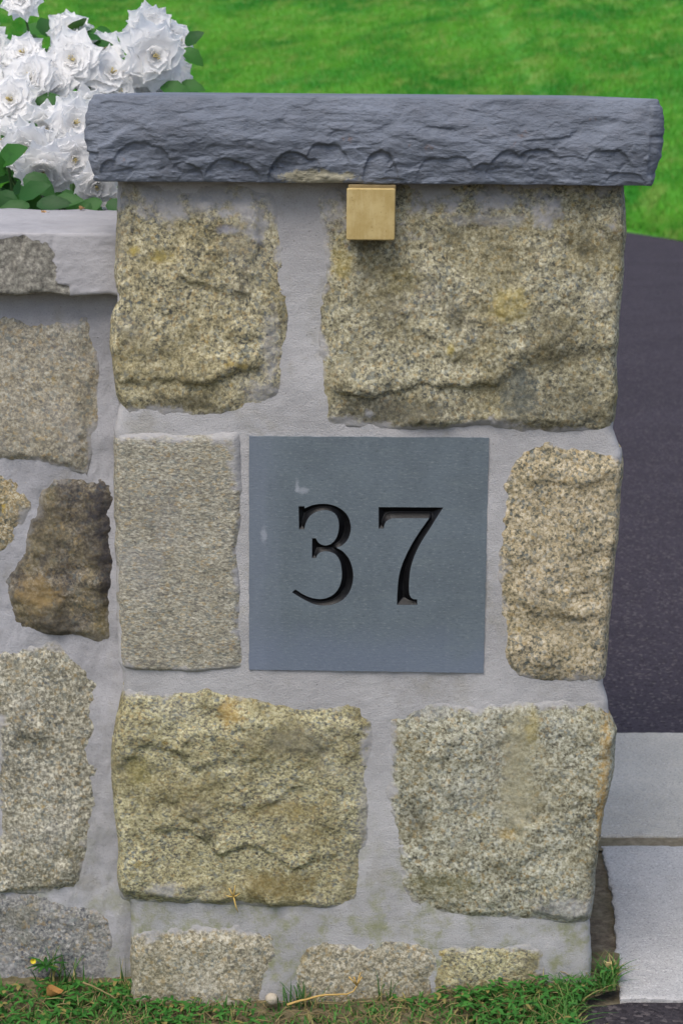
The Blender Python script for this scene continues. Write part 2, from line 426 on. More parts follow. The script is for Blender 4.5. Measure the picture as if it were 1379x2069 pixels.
# soil under the verge grass in front of the pillar
def verge_h(x, y): return 0.004 * fbm(x, y, x * 0, 22, 4, 40) + 0.003 * fbm(x, y, x * 0, 90, 3, 41) - 0.022 + 0.032 * sstep(-0.12, 0.34, x)
vb = [(p.x, p.y) for p in VERGE_EDGE]
vby = np.array([-1.2] + [p[1] for p in vb[::-1]] + [0.10]); vbx = np.array([vb[-1][0] - 0.02] + [p[0] for p in vb[::-1]] + [vb[0][0] - 0.03])
ny, nx = 260, 300
yy = -1.2 + 1.28 * (np.linspace(0, 1, ny) ** 0.6)
XR = np.interp(yy, vby, vbx) + 0.004 * fbm(yy, yy * 0, yy * 0, 40, 3, 8)
uu = np.linspace(0, 1, nx) ** 0.7
X = -1.5 + (XR[:, None] + 1.5) * uu[None, :]
Y = np.repeat(yy[:, None], nx, 1)
tag(mesh('verge_soil', np.stack([X, Y, verge_h(X, Y)], -1).reshape(-1, 3), grid_faces(nx, ny),
         m_soil('thatch', (0.055, 0.045, 0.025), (0.14, 0.115, 0.065), (0.27, 0.22, 0.13))), kind='structure')
sheet('gap_soil', [(0.12, -0.24), (0.42, -0.24), (0.42, 0.62), (0.12, 0.62)], -0.007, soil_m)
sheet('flower_bed', [(-1.5, 0.4), (-0.25, 0.4), (-0.1, 0.98), (-1.5, 1.15)], 0.002, soil_m)

# ------------------------------------------------------------------ masonry builders
def polyw(px, Y): return np.array([tuple(at(a, b, Y)) for a, b in px])
def resample(P, n):
    d = np.concatenate([[0], np.cumsum(np.linalg.norm(np.diff(P, axis=0), axis=1))])
    t = np.linspace(0, d[-1], n)
    return np.stack([np.interp(t, d, P[:, k]) for k in range(P.shape[1])], -1)
def pdist(X, Z, P):                             # distance of points to a polyline in x, z
    best = np.full(X.shape, 1e9)
    for a, b in zip(P[:-1], P[1:]):
        ex, ez = b[0] - a[0], b[2] - a[2]; L = ex * ex + ez * ez + 1e-12
        t = np.clip(((X - a[0]) * ex + (Z - a[2]) * ez) / L, 0, 1)
        best = np.minimum(best, np.hypot(X - a[0] - t * ex, Z - a[2] - t * ez))
    return best
def stone(parent, base, mat, top, right, bottom, left, Y0=0.0, bulge=0.015, depth=0.2, seed=1, sil='', facet=0.010, fine=0.004,
          width=0.036, ledges=(), label=None, step=0.0021, cell=0.075, name='stone', lo=0.0018, tsm=1.0, grow=0.0055):
    """One split-faced block: outline traced on its own wall plane, real relief in front and a body that runs back into the wall."""
    T, Rr, B, L = (polyw(p, Y0) for p in (top, right, bottom, left))
    eL, eR = (0 if 'L' in sil else -grow), (0 if 'R' in sil else grow)
    for P, z_, a, b in ((T, grow, eL, eR), (B, -grow, eL, eR)):
        P[:, 2] += z_; P[:, 0] += np.linspace(a, b, len(P))
    for P, e in ((L, eL), (Rr, eR)):
        P[:, 2] += np.linspace(grow, -grow, len(P)); P[:, 0] += e
    Wd = np.linalg.norm(T[-1] - T[0]); Hh = np.linalg.norm(L[-1] - L[0])
    nu = max(24, int(Wd / step)); nv = max(24, int(Hh / step))
    def wob(P, n, k):
        Q = resample(P, n); w_ = np.sin(np.linspace(0, np.pi, n)) ** 0.5
        Q[:, 0] += 0.0024 * w_ * fbm(Q[:, 0], Q[:, 2], Q[:, 0] * 0, 38, 4, seed + k)
        Q[:, 2] += 0.0024 * w_ * fbm(Q[:, 0], Q[:, 2], Q[:, 0] * 0, 38, 4, seed + k + 50)
        return Q
    T, B, L, Rr = wob(T, nu, 1), wob(B, nu, 2), wob(L, nv, 3), wob(Rr, nv, 4)
    u = np.linspace(0, 1, nu)[None, :, None]; v = np.linspace(0, 1, nv)[:, None, None]
    C = (1 - v) * T[None] + v * B[None] + (1 - u) * L[:, None] + u * Rr[:, None] - ((1 - u) * (1 - v) * T[0] + u * (1 - v) * T[-1] + (1 - u) * v * B[0] + u * v * B[-1])
    X, Z = C[..., 0], C[..., 2]
    dd = {'T': pdist(X, Z, T), 'B': pdist(X, Z, B), 'L': pdist(X, Z, L), 'R': pdist(X, Z, Rr)}
    ragged = 1 + 0.75 * fbm(X, Z, X * 0, 34, 4, seed + 7)
    k = np.ones_like(X); ks = np.ones_like(X); em = np.full_like(X, 1.0)
    for e, d in dd.items():
        if e in sil:
            t = np.clip(d / 0.014, 0, 1); ks = ks * (1 - (1 - t) ** 2.6)
        else:
            t = np.clip(d / (width * {'B': 0.5, 'T': 1.0}.get(e, 0.9) * np.clip(ragged, 0.2, 2)), 0, 1); k = k * (1 - (1 - t) ** 1.25)
            em = np.minimum(em, d * (tsm if e == 'T' else 1.0))
    Hm = 0.50 * bulge * (0.72 + 0.28 * fbm(X, Z, X * 0, 9, 2, seed)) + 0.62 * facet * facets(X, Z, cell, seed + 11) + facet * 0.22 * facets(X, Z, cell * 0.42, seed + 23) \
        + 0.8 * fine * fbm(X, Z, X * 0, 55, 5, seed + 31, 0.6)
    for pts, drop, soft, reach in ledges:
        P = polyw(pts, Y0); zl = np.interp(X, P[:, 0], P[:, 2]) + 0.004 * fbm(X, X * 0, X * 0, 60, 3, seed + 77)
        win = sstep(P[0, 0] - 0.006, P[0, 0] + 0.012, X) * (1 - sstep(P[-1, 0] - 0.012, P[-1, 0] + 0.006, X))
        below = zl - Z
        drop = drop * 0.72
        Hm = Hm - drop * win * sstep(0, soft, below) * (1 - sstep(reach * 0.5, reach, below)) + 0.35 * drop * win * np.exp(-(below + 0.006) ** 2 / 0.00012)
    Hm = 0.003 + 0.5 * ((Hm - 0.003) + np.sqrt((Hm - 0.003) ** 2 + 0.004 ** 2))
    h = -lo + (Hm + lo) * k - 0.017 * (1 - ks) + 0.0024 * fbm(X, Z, X * 0, 60, 5, seed + 61, 0.6) * (1 - k) * ks
    Yy = Y0 - h
    front = np.stack([X, Yy, Z], -1).reshape(-1, 3)
    ring = list(range(nu)) + [q * nu + nu - 1 for q in range(1, nv)] + [(nv - 1) * nu + q for q in range(nu - 2, -1, -1)] + [q * nu for q in range(nv - 2, 0, -1)]
    rp = front[ring]; n0 = len(front); m_ = len(ring)
    V = [front]; E = [em.reshape(-1)]; q4 = [grid_faces(nu, nv)[:, ::-1]]
    ctr = rp.mean(0); prev = np.array(ring)
    steps = [0.006, 0.014, 0.026, 0.04, 0.06, 0.085, 0.11, 0.14, 0.17, depth]
    for j, dy in enumerate(s for s in steps if s <= depth):
        r2 = rp.copy(); r2[:, 1] = Y0 + 0.02 + dy
        nrm = np.stack([rp[:, 0] - ctr[0], rp[:, 0] * 0, rp[:, 2] - ctr[2]], -1); nrm /= np.linalg.norm(nrm, axis=1)[:, None]
        ka = fbm(rp[:, 0], r2[:, 1], rp[:, 2], 22, 4, seed + 90)
        r2 += nrm * (0.0035 * ka)[:, None] * (1 if j else 0.3)
        cur = np.arange(n0, n0 + m_); n0 += m_
        V.append(r2); E.append(np.full(m_, 0.05))
        q4.append(np.stack([prev, cur, np.roll(cur, -1), np.roll(prev, -1)], -1)[:, ::-1])
        prev = cur
    o = mesh(name, np.vstack(V), [np.concatenate(q4)[:, ::-1]], mat, parent, base, {'edge': np.concatenate(E)})
    if label: o['label'] = label
    return o
PXA, PXB, PZA, PZB = at(503, 1100, 0).x, at(976, 1360, 0).x, at(740, 1356, 0).z, at(740, 884, 0).z
def column_core(name, parent, base, mat, xl_px, xr_px, y0, y1, z0, z1, seed, amp=0.0030, rad=0.012):
    PL, PR = polyw(xl_px, y0), polyw(xr_px, y0)
    zs = np.linspace(z0, z1, int((z1 - z0) / 0.003))
    xl = np.interp(zs, PL[::-1, 2], PL[::-1, 0]); xr = np.interp(zs, PR[::-1, 2], PR[::-1, 0])
    nf, ns = 210, 70
    def corner(n, a0, cx, cy, sx, sy): return None
    # unit perimeter: front, right corner, right side, back, left side, left corner
    per = []
    for t in np.linspace(0, 1, nf): per.append((t, 0.0, 0, -1))
    for a in np.linspace(0, math.pi / 2, 7)[1:-1]: per.append((1.0, ('c', a), math.sin(a), -math.cos(a)))
    for t in np.linspace(0, 1, ns): per.append((1.0, t, 1, 0))
    for t in np.linspace(1, 0, 40)[1:-1]: per.append((t, 1.0, 0, 1))
    for t in np.linspace(1, 0, ns): per.append((0.0, t, -1, 0))
    for a in np.linspace(math.pi / 2, 0, 7)[1:-1]: per.append((0.0, ('c', a), -math.sin(a), -math.cos(a)))
    V = []
    for (u, v, nx_, ny_) in per:
        if isinstance(v, tuple):
            a = v[1]
            x = (xr - rad + rad * math.sin(a)) if u == 1.0 else (xl + rad - rad * math.sin(a))
            y = np.full_like(zs, y0 + rad - rad * math.cos(a))
        elif nx_ == 0 and ny_ == -1: x = xl + rad + (xr - xl - 2 * rad) * u; y = np.full_like(zs, y0)
        elif nx_ == 0: x = xl + (xr - xl) * u; y = np.full_like(zs, y1)
        else: x = xr if u == 1.0 else xl; y = np.full_like(zs, y0 + rad + (y1 - y0 - rad) * v)
        d = amp * fbm(x, y, zs, 13, 5, seed, 0.5) + 0.0004 * fbm(x * 0.6, y, zs * 1.2, 90, 4, seed + 3)
        if ny_ == -1 and nx_ == 0:               # the bed cut for the plaque
            d = d - 0.016 * sstep(PXA + 0.004, PXA + 0.007, x) * (1 - sstep(PXB - 0.007, PXB - 0.004, x)) * sstep(PZA + 0.004, PZA + 0.007, zs) * (1 - sstep(PZB - 0.007, PZB - 0.004, zs))
        V.append(np.stack([x + nx_ * d, y + ny_ * d, zs], -1))
    V = np.stack(V, 1); n = V.shape[1]; m_ = V.shape[0]
    q = grid_faces(n, m_, 0, True)
    vv = V.reshape(-1, 3); c = len(vv)
    vv = np.vstack([vv, [[vv[:n, 0].mean(), (y0 + y1) / 2, z0]], [[vv[-n:, 0].mean(), (y0 + y1) / 2, z1]]])
    t = np.array([(c + 1, (m_ - 1) * n + i, (m_ - 1) * n + (i + 1) % n) for i in range(n)])
    return mesh(name, vv, [q, t], mat, parent, base)

# ------------------------------------------------------------------ the pillar
PB = np.array([at(740, 2005, 0.0).x, 0.30, 0.0])
capz0 = at(740, 371, -0.035).z
pillar = thing('stone_pillar', 'tall mortared granite gate pillar with a dark bluestone cap and a number plaque', 'pillar', tuple(PB))
mort = m_mortar('pillar_mortar', MORTAR, 0.9)
XL = [(236, 360), (236, 600), (238, 815), (233, 835), (228, 872), (234, 900), (238, 1340), (246, 1360), (247, 1400), (244, 1600), (246, 1810), (262, 1830), (266, 1880), (268, 2090)]
XR_ = [(1258, 360), (1254, 600), (1240, 850), (1238, 868), (1246, 890), (1257, 920), (1244, 1000), (1222, 1350), (1222, 1390), (1232, 1420), (1236, 1480), (1216, 1640), (1195, 1800), (1194, 1860), (1196, 1935), (1192, 2090)]
column_core('mortar', pillar, PB, mort, XL, XR_, 0.0, 0.60, -0.06, capz0 + 0.004, 3)
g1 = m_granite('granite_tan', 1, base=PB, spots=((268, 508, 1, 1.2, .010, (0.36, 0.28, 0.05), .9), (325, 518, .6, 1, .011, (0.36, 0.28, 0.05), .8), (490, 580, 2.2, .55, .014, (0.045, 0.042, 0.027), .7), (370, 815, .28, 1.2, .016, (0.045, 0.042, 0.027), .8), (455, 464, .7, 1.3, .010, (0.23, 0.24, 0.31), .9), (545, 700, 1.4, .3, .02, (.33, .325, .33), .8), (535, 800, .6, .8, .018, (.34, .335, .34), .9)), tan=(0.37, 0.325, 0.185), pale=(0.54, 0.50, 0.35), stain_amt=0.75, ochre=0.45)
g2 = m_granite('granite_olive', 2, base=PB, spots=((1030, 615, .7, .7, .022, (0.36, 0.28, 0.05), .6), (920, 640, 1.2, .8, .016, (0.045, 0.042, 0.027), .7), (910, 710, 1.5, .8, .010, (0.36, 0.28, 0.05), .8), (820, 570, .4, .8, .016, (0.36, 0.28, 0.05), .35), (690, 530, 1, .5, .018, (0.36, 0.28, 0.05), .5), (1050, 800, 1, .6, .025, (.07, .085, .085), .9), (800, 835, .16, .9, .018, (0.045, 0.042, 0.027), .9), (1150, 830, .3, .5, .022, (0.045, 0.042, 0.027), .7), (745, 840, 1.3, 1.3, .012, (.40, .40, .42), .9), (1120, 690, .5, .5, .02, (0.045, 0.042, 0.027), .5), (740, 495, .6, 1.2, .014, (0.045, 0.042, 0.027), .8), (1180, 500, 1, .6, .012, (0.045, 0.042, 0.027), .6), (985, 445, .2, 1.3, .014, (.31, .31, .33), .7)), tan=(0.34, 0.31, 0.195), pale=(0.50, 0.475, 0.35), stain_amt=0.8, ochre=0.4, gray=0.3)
g3 = m_granite('granite_grey', 3, dark=(0.13, 0.125, 0.115), mid=(0.22, 0.205, 0.165), tan=(0.31, 0.29, 0.225), pale=(0.46, 0.44, 0.36), stain_amt=0.2, ochre=0.15, gray=0.5, grain=250, squash=1.8)
g4 = m_granite('granite_rosy', 4, tan=(0.40, 0.325, 0.195), pale=(0.54, 0.48, 0.36), stain_amt=0.45, ochre=0.3, gray=0.25)
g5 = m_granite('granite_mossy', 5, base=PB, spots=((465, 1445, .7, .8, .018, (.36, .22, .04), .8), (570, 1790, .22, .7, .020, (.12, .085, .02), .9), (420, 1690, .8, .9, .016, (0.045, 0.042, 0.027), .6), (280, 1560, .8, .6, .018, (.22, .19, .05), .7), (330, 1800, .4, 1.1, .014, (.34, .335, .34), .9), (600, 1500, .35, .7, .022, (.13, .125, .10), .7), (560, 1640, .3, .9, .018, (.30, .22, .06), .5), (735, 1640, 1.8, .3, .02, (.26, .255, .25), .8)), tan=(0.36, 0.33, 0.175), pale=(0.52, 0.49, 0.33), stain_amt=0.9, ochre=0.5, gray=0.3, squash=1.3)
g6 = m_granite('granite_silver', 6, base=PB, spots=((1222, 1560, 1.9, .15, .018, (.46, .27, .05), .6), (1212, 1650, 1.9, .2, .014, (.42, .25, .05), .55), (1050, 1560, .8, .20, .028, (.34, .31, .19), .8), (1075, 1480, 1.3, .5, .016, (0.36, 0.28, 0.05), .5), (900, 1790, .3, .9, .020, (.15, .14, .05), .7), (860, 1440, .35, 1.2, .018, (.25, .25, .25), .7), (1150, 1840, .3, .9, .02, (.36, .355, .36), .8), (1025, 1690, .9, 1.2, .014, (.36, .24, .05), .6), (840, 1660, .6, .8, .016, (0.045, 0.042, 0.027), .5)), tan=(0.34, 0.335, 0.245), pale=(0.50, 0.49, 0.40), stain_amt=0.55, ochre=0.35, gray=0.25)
g7 = m_granite('granite_sand', 7, dark=(0.14, 0.13, 0.11), tan=(0.36, 0.32, 0.23), pale=(0.5, 0.47, 0.38), stain_amt=0.4, ochre=0.3)
S = lambda *a, **k: stone(pillar, PB, *a, **k)
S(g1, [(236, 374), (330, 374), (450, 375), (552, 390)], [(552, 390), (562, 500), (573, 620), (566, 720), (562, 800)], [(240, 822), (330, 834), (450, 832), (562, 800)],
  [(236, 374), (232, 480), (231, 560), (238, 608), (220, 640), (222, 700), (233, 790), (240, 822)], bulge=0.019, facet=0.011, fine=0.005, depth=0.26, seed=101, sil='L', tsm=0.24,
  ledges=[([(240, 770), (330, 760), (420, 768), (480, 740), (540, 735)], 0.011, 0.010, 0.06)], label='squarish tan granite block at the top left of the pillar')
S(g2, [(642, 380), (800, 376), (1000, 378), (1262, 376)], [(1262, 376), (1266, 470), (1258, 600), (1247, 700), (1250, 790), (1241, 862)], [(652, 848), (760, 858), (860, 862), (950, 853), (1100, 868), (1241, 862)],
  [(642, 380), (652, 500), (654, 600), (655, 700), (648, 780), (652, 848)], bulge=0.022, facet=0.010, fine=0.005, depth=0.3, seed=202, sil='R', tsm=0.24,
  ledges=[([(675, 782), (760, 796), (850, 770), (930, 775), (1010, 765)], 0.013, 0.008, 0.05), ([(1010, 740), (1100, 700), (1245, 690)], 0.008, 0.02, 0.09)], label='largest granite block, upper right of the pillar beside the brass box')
S(g3, [(228, 884), (320, 880), (400, 886), (476, 878)], [(476, 878), (482, 1000), (472, 1100), (478, 1200), (484, 1346)], [(240, 1344), (360, 1350), (484, 1346)],
  [(228, 884), (228, 1000), (230, 1100), (234, 1250), (240, 1344)], bulge=0.006, facet=0.003, fine=0.003, depth=0.24, seed=303, sil='L', width=0.010, label='flat grey granite block left of the number plaque')
S(g4, [(1050, 912), (1120, 905), (1190, 915), (1258, 925)], [(1258, 925), (1262, 950), (1256, 1000), (1250, 1090), (1240, 1190), (1233, 1270), (1226, 1362)], [(1026, 1352), (1100, 1362), (1226, 1362)],
  [(1050, 912), (1028, 980), (1016, 1050), (1013, 1150), (1018, 1250), (1026, 1352)], bulge=0.013, facet=0.012, fine=0.005, depth=0.22, seed=404, sil='R', grow=0.0095,
  ledges=[([(1040, 965), (1150, 970), (1250, 955)], 0.006, 0.012, 0.06), ([(1060, 1230), (1160, 1240), (1220, 1232)], 0.006, 0.008, 0.05)], label='narrow upright granite block right of the number plaque')
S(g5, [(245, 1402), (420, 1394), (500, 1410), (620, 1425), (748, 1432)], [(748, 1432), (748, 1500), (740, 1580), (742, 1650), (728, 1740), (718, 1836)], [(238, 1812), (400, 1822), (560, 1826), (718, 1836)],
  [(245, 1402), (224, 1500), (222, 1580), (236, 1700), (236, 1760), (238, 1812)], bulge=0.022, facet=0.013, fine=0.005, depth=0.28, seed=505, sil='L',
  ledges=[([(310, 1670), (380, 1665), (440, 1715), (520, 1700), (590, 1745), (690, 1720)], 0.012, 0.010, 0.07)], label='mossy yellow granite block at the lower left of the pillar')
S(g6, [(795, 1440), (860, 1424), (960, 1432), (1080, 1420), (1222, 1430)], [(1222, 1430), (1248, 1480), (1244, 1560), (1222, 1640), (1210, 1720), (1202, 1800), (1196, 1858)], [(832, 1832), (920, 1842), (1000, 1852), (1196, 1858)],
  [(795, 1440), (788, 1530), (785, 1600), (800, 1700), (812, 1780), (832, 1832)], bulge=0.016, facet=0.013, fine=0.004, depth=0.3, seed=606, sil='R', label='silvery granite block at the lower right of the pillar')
S(g7, [(264, 1872), (330, 1888), (400, 1874), (550, 1882)], [(550, 1882), (558, 1930), (540, 1980), (530, 2050)], [(262, 2060), (400, 2060), (530, 2050)], [(264, 1872), (262, 1920), (262, 2000), (262, 2060)],
  bulge=0.010, facet=0.008, depth=0.22, seed=707, sil='L', label='low sandy granite block at the bottom left corner of the pillar')
S(g7, [(592, 1910), (700, 1898), (780, 1902), (880, 1904)], [(880, 1904), (878, 1950), (872, 2000), (872, 2060)], [(610, 2060), (740, 2060), (872, 2060)], [(592, 1910), (597, 1960), (602, 2000), (610, 2060)],
  bulge=0.009, facet=0.008, depth=0.15, seed=808, label='low granite block half sunk in the grass in the middle of the pillar foot')
S(g5, [(884, 1920), (960, 1906), (1090, 1912)], [(1090, 1912), (1098, 1950), (1100, 2030)], [(880, 2035), (960, 2035), (1100, 2030)], [(884, 1922), (880, 1960), (880, 2035)],
  bulge=0.010, facet=0.008, depth=0.15, seed=909, label='small yellowish stone at the right of the pillar foot')
# blocks of the side faces, seen from a step aside
def side_block(sx, z0, z1, ya, yb, mat, seed):
    n1, n2 = max(16, int((yb - ya) / 0.004)), max(16, int((z1 - z0) / 0.004))
    yv = np.linspace(ya, yb, n1); zv = np.linspace(z0, z1, n2); Yg, Zg = np.meshgrid(yv, zv)
    PX = polyw(XL if sx < 0 else XR_, 0.0)
    xb = np.interp(Zg, PX[::-1, 2], PX[::-1, 0])
    d = np.minimum(np.minimum(Yg - ya, yb - Yg), np.minimum(Zg - z0, z1 - Zg))
    k = 1 - (1 - np.clip(d / 0.015, 0, 1)) ** 2.2
    h = -0.006 + (0.016 + 0.012 * facets(Yg, Zg, 0.06, seed) + 0.004 * fbm(Yg, Zg, Yg * 0, 50, 4, seed)) * k
    f = np.stack([xb + sx * h, Yg, Zg], -1).reshape(-1, 3)
    q = grid_faces(n1, n2)
    mesh('stone', f, q if sx > 0 else q[:, ::-1], mat, pillar, PB, {'edge': d.reshape(-1)})
for sx in (-1, 1):
    for (z0, z1, ya, yb, mt, sd) in ((0.73, 1.0, 0.37 if sx > 0 else 0.5, 0.585, g2, 5), (0.42, 0.69, 0.30, 0.585, g4, 6), (0.10, 0.38, 0.37, 0.585, g6, 7)):
        if sx > 0: side_block(sx, z0, z1, ya, yb, mt, sd + sx)

# bluestone cap, rock faced all round
def m_bluestone(name, tint, rust=True):
    m = Mat(name); c = m.coord()
    n = m.noise(c, 11, 5, 0.6); f = m.noise(m.coord((0.55, 0.55, 1.3)), 240, 4, 0.7); g = m.noise(m.coord((0.5, 1, 1.2)), 45, 5, 0.65)
    col = m.mix(m.maprange(n, 0.34, 0.66), tuple(x * 0.84 for x in tint), tuple(x * 1.16 for x in tint))
    col = m.mix(m.maprange(g, 0.48, 0.72, 0, 0.35), col, (0.165, 0.17, 0.195))
    col = m.mix(m.maprange(f, 0.58, 0.76, 0, 0.35), col, (0.25, 0.25, 0.27))
    col = m.mix(m.maprange(f, 0.44, 0.28, 0, 0.45), col, tuple(x * 0.5 for x in tint))
    if rust:
        r = m.noise(m.coord((1, 1, 1), (2, 4, 8)), 30, 4, 0.7)
        col = m.mix(m.maprange(r, 0.66, 0.74, 0, 0.45), col, (0.20, 0.11, 0.07))
        p = at(640, 362, -0.045) - Vector(PB)
        dd = m.dist(tuple(p), (0.45, 0.3, 2.0))
        dd = m.math('ADD', dd, m.math('MULTIPLY', m.math('SUBTRACT', m.noise(c, 70, 4, 0.7), 0.5), 0.045))
        col = m.mix(m.maprange(dd, 0.022, 0.014, 0, 0.8), col, (0.33, 0.30, 0.20))
    nr = m.bump(f, 0.7, 0.0016)
    nr = m.bump(g, 0.75, 0.006, nr)
    nr = m.bump(m.noise(m.coord((0.6, 1, 1.6), (3, 3, 3)), 110, 5, 0.7), 0.5, 0.003, nr)
    return m.done(col, 0.85, nr)
cap_m = m_bluestone('bluestone', (0.148, 0.166, 0.202))
cz0, cz1 = capz0, at(740, 197.5, -0.042).z
cxl, cxr = at(182, 290, -0.03).x, at(1327, 290, -0.03).x
cy0, cy1 = -0.036, 0.64
NF, NS, NC, NZ = 560, 240, 12, 96
per = []
cr_ = 0.012
for t in np.linspace(0, 1, NF): per.append((cxl + cr_ + (cxr - cxl - 2 * cr_) * t, cy0, 0, -1))
for a in np.linspace(0, math.pi / 2, NC)[1:-1]: per.append((cxr - cr_ + cr_ * math.sin(a), cy0 + cr_ - cr_ * math.cos(a), math.sin(a), -math.cos(a)))
for t in np.linspace(0, 1, NS): per.append((cxr, cy0 + cr_ + (cy1 - cy0 - 2 * cr_) * t, 1, 0))
for a in np.linspace(0, math.pi / 2, NC)[1:-1]: per.append((cxr - cr_ + cr_ * math.cos(a), cy1 - cr_ + cr_ * math.sin(a), math.cos(a), math.sin(a)))
for t in np.linspace(1, 0, 120): per.append((cxl + cr_ + (cxr - cxl - 2 * cr_) * t, cy1, 0, 1))
for a in np.linspace(0, math.pi / 2, NC)[1:-1]: per.append((cxl + cr_ - cr_ * math.sin(a), cy1 - cr_ + cr_ * math.cos(a), -math.sin(a), math.cos(a)))
for t in np.linspace(1, 0, NS): per.append((cxl, cy0 + cr_ + (cy1 - cy0 - 2 * cr_) * t, -1, 0))
for a in np.linspace(math.pi / 2, 0, NC)[1:-1]: per.append((cxl + cr_ - cr_ * math.sin(a), cy0 + cr_ - cr_ * math.cos(a), -math.sin(a), -math.cos(a)))
per = np.array(per); npz = len(per)
arc = np.concatenate([[0], np.cumsum(np.linalg.norm(np.diff(per[:, :2], axis=0), axis=1))])
arc_f = np.where(np.arange(npz) < NF, per[:, 0], arc + 5)     # front keeps its x, so the bites sit where they are seen
tz = np.linspace(0, 1, NZ)
A, TZ = np.meshgrid(arc_f, tz); Zc = cz0 + (cz1 - cz0) * TZ
prof = np.interp(TZ, [0, 0.03, 0.25, 0.5, 0.75, 0.95, 1], [-0.003, -0.0015, 0.004, 0.0080, 0.006, 0.000, -0.002])
D = prof + 0.0044 * facets(A * 0.6, Zc, 0.060, 61, 0.8) + 0.0016 * facets(A * 0.5, Zc * 1.6, 0.022, 62, 0.8) + (0.0021 + 0.0012 * (1 - TZ)) * fbm(A * 0.6, Zc * 1.6, A * 0, 24, 7, 63, 0.62) + 0.0018 * (1 - 0.7 * TZ) * facets(A * 0.8, Zc * 1.3, 0.014, 67, 0.9)
BITE = np.zeros_like(D)
def bite(cx, cz, rx, rz, dep, up=True):
    """a conchoidal flake: sharp step along its upper arc, running out to nothing below"""
    global BITE
    nz_ = fbm(A, Zc, A * 0, 26, 5, int(abs(cx) * 1000) % 97, 0.6) * 1.7
    zz = (Zc - cz) / rz + 0.16 * nz_; xx = (A - cx) / rx + 0.10 * nz_
    rr = np.sqrt(np.abs(xx) ** 2.3 + np.abs(zz) ** 2.1)
    inside = 1 - sstep(0.92, 1.0, rr)
    BITE = np.maximum(BITE, 1.35 * dep * inside * (0.15 + 0.85 * sstep(-0.2, 0.95, zz)) * (1 + 0.5 * nz_) * (0.55 + 0.45 * vnoise(A * 14, Zc * 0, Zc * 0, 31)))
ux = lambda px: at(px, 340, -0.045).x
uz = lambda py: at(740, py, -0.045).z
for (bx_, by_, rx, rz, dep) in ((285, 365, 65, 74, .0062), (225, 368, 26, 44, .005), (375, 372, 40, 40, .004), (470, 372, 60, 50, .004), (600, 360, 55, 52, .0055), (660, 340, 45, 55, .004),
                                (770, 368, 38, 60, .005), (900, 372, 62, 60, .006), (985, 372, 40, 44, .004), (1030, 372, 52, 62, .005), (1085, 360, 50, 66, .0055), (1150, 372, 50, 56, .004),
                                (1225, 352, 52, 54, .0062), (1265, 368, 40, 24, .005), (880, 272, 46, 16, .0025)):
    bite(ux(bx_), uz(by_), rx / FPX * 2.16, rz / FPX * 2.16, dep)
for k in range(60):                             # small nicks along the sawn top edge, bites on the other sides
    a = random.choice(arc_f) if k > 22 else ux(200 + k * 51 + random.uniform(-14, 14))
    bite(a, cz1 + 0.002, random.uniform(.012, .022), random.uniform(.008, .016), random.uniform(.003, .006))
    if k > 22: bite(random.choice(arc_f[NF:]), cz0 + random.uniform(0, .01), random.uniform(.02, .045), random.uniform(.02, .045), random.uniform(.003, .007))
D = D - BITE
nrm = per[:, 2:4]
VX = per[None, :, 0] + nrm[None, :, 0] * D; VY = per[None, :, 1] + nrm[None, :, 1] * D
V = np.stack([VX, VY, Zc + 0.0008 * fbm(A, Zc, A * 0, 30, 3, 5)], -1)
# sawn top, then a close row of edges; flat underside
def inner(k, z, s): 
    r = V[k].copy(); c = np.array([(cxl + cxr) / 2, (cy0 + cy1) / 2]); r[:, :2] = c + (r[:, :2] - c) * s; r[:, 2] = z; return r
rows = [inner(0, cz0 + 0.003, 0.5), inner(0, cz0 + 0.0005, 0.97)] + list(V) + [inner(-1, cz1 + 0.0012, 0.994), inner(-1, cz1 + 0.0016, 0.93), inner(-1, cz1 + 0.002, 0.4)]
rows = np.stack(rows)
VV = rows.reshape(-1, 3); c0 = len(VV); nr_ = len(rows)
VV = np.vstack([VV, [[(cxl + cxr) / 2, (cy0 + cy1) / 2, cz0 + 0.003]], [[(cxl + cxr) / 2, (cy0 + cy1) / 2, cz1 + 0.002]]])
tt = np.array([(c0, (i + 1) % npz, i) for i in range(npz)] + [(c0 + 1, (nr_ - 1) * npz + i, (nr_ - 1) * npz + (i + 1) % npz) for i in range(npz)])
mesh('capstone', VV, [grid_faces(npz, nr_, 0, True), tt], cap_m, pillar, PB)

# ------------------------------------------------------------------ number plaque with V-cut numerals
PQ = -0.0028
QC = ((503, 882), (987, 885), (976, 1360), (503, 1353))
Q = [at(a, b, PQ) for a, b in QC]
QB = np.array([(Q[2].x + Q[3].x) / 2, PQ, Q[3].z])
three = [(320, 424), (350, 424), (352, 434), (400, 416), (450, 411), (500, 418), (545, 440), (578, 475), (593, 520), (592, 560), (577, 600), (548, 630), (519, 642), (552, 661), (582, 696), (600, 740), (607, 790), (600, 840), (580, 885),
         (545, 920), (500, 940), (450, 946), (400, 938), (350, 915), (310, 892), (285, 876), (304, 861), (340, 885), (380, 903), (420, 911), (460, 908), (500, 890), (530, 855), (545, 810), (547, 770), (540, 722), (523, 687), (500, 669),
         (470, 661), (440, 664), (420, 678), (411, 696), (390, 696), (391, 592), (411, 592), (416, 603), (428, 618), (447, 628), (470, 629), (495, 618), (518, 590), (530, 550), (531, 510), (520, 475), (500, 455), (475, 446), (445, 445),
         (410, 455), (380, 475), (360, 507), (350, 545), (322, 545)]
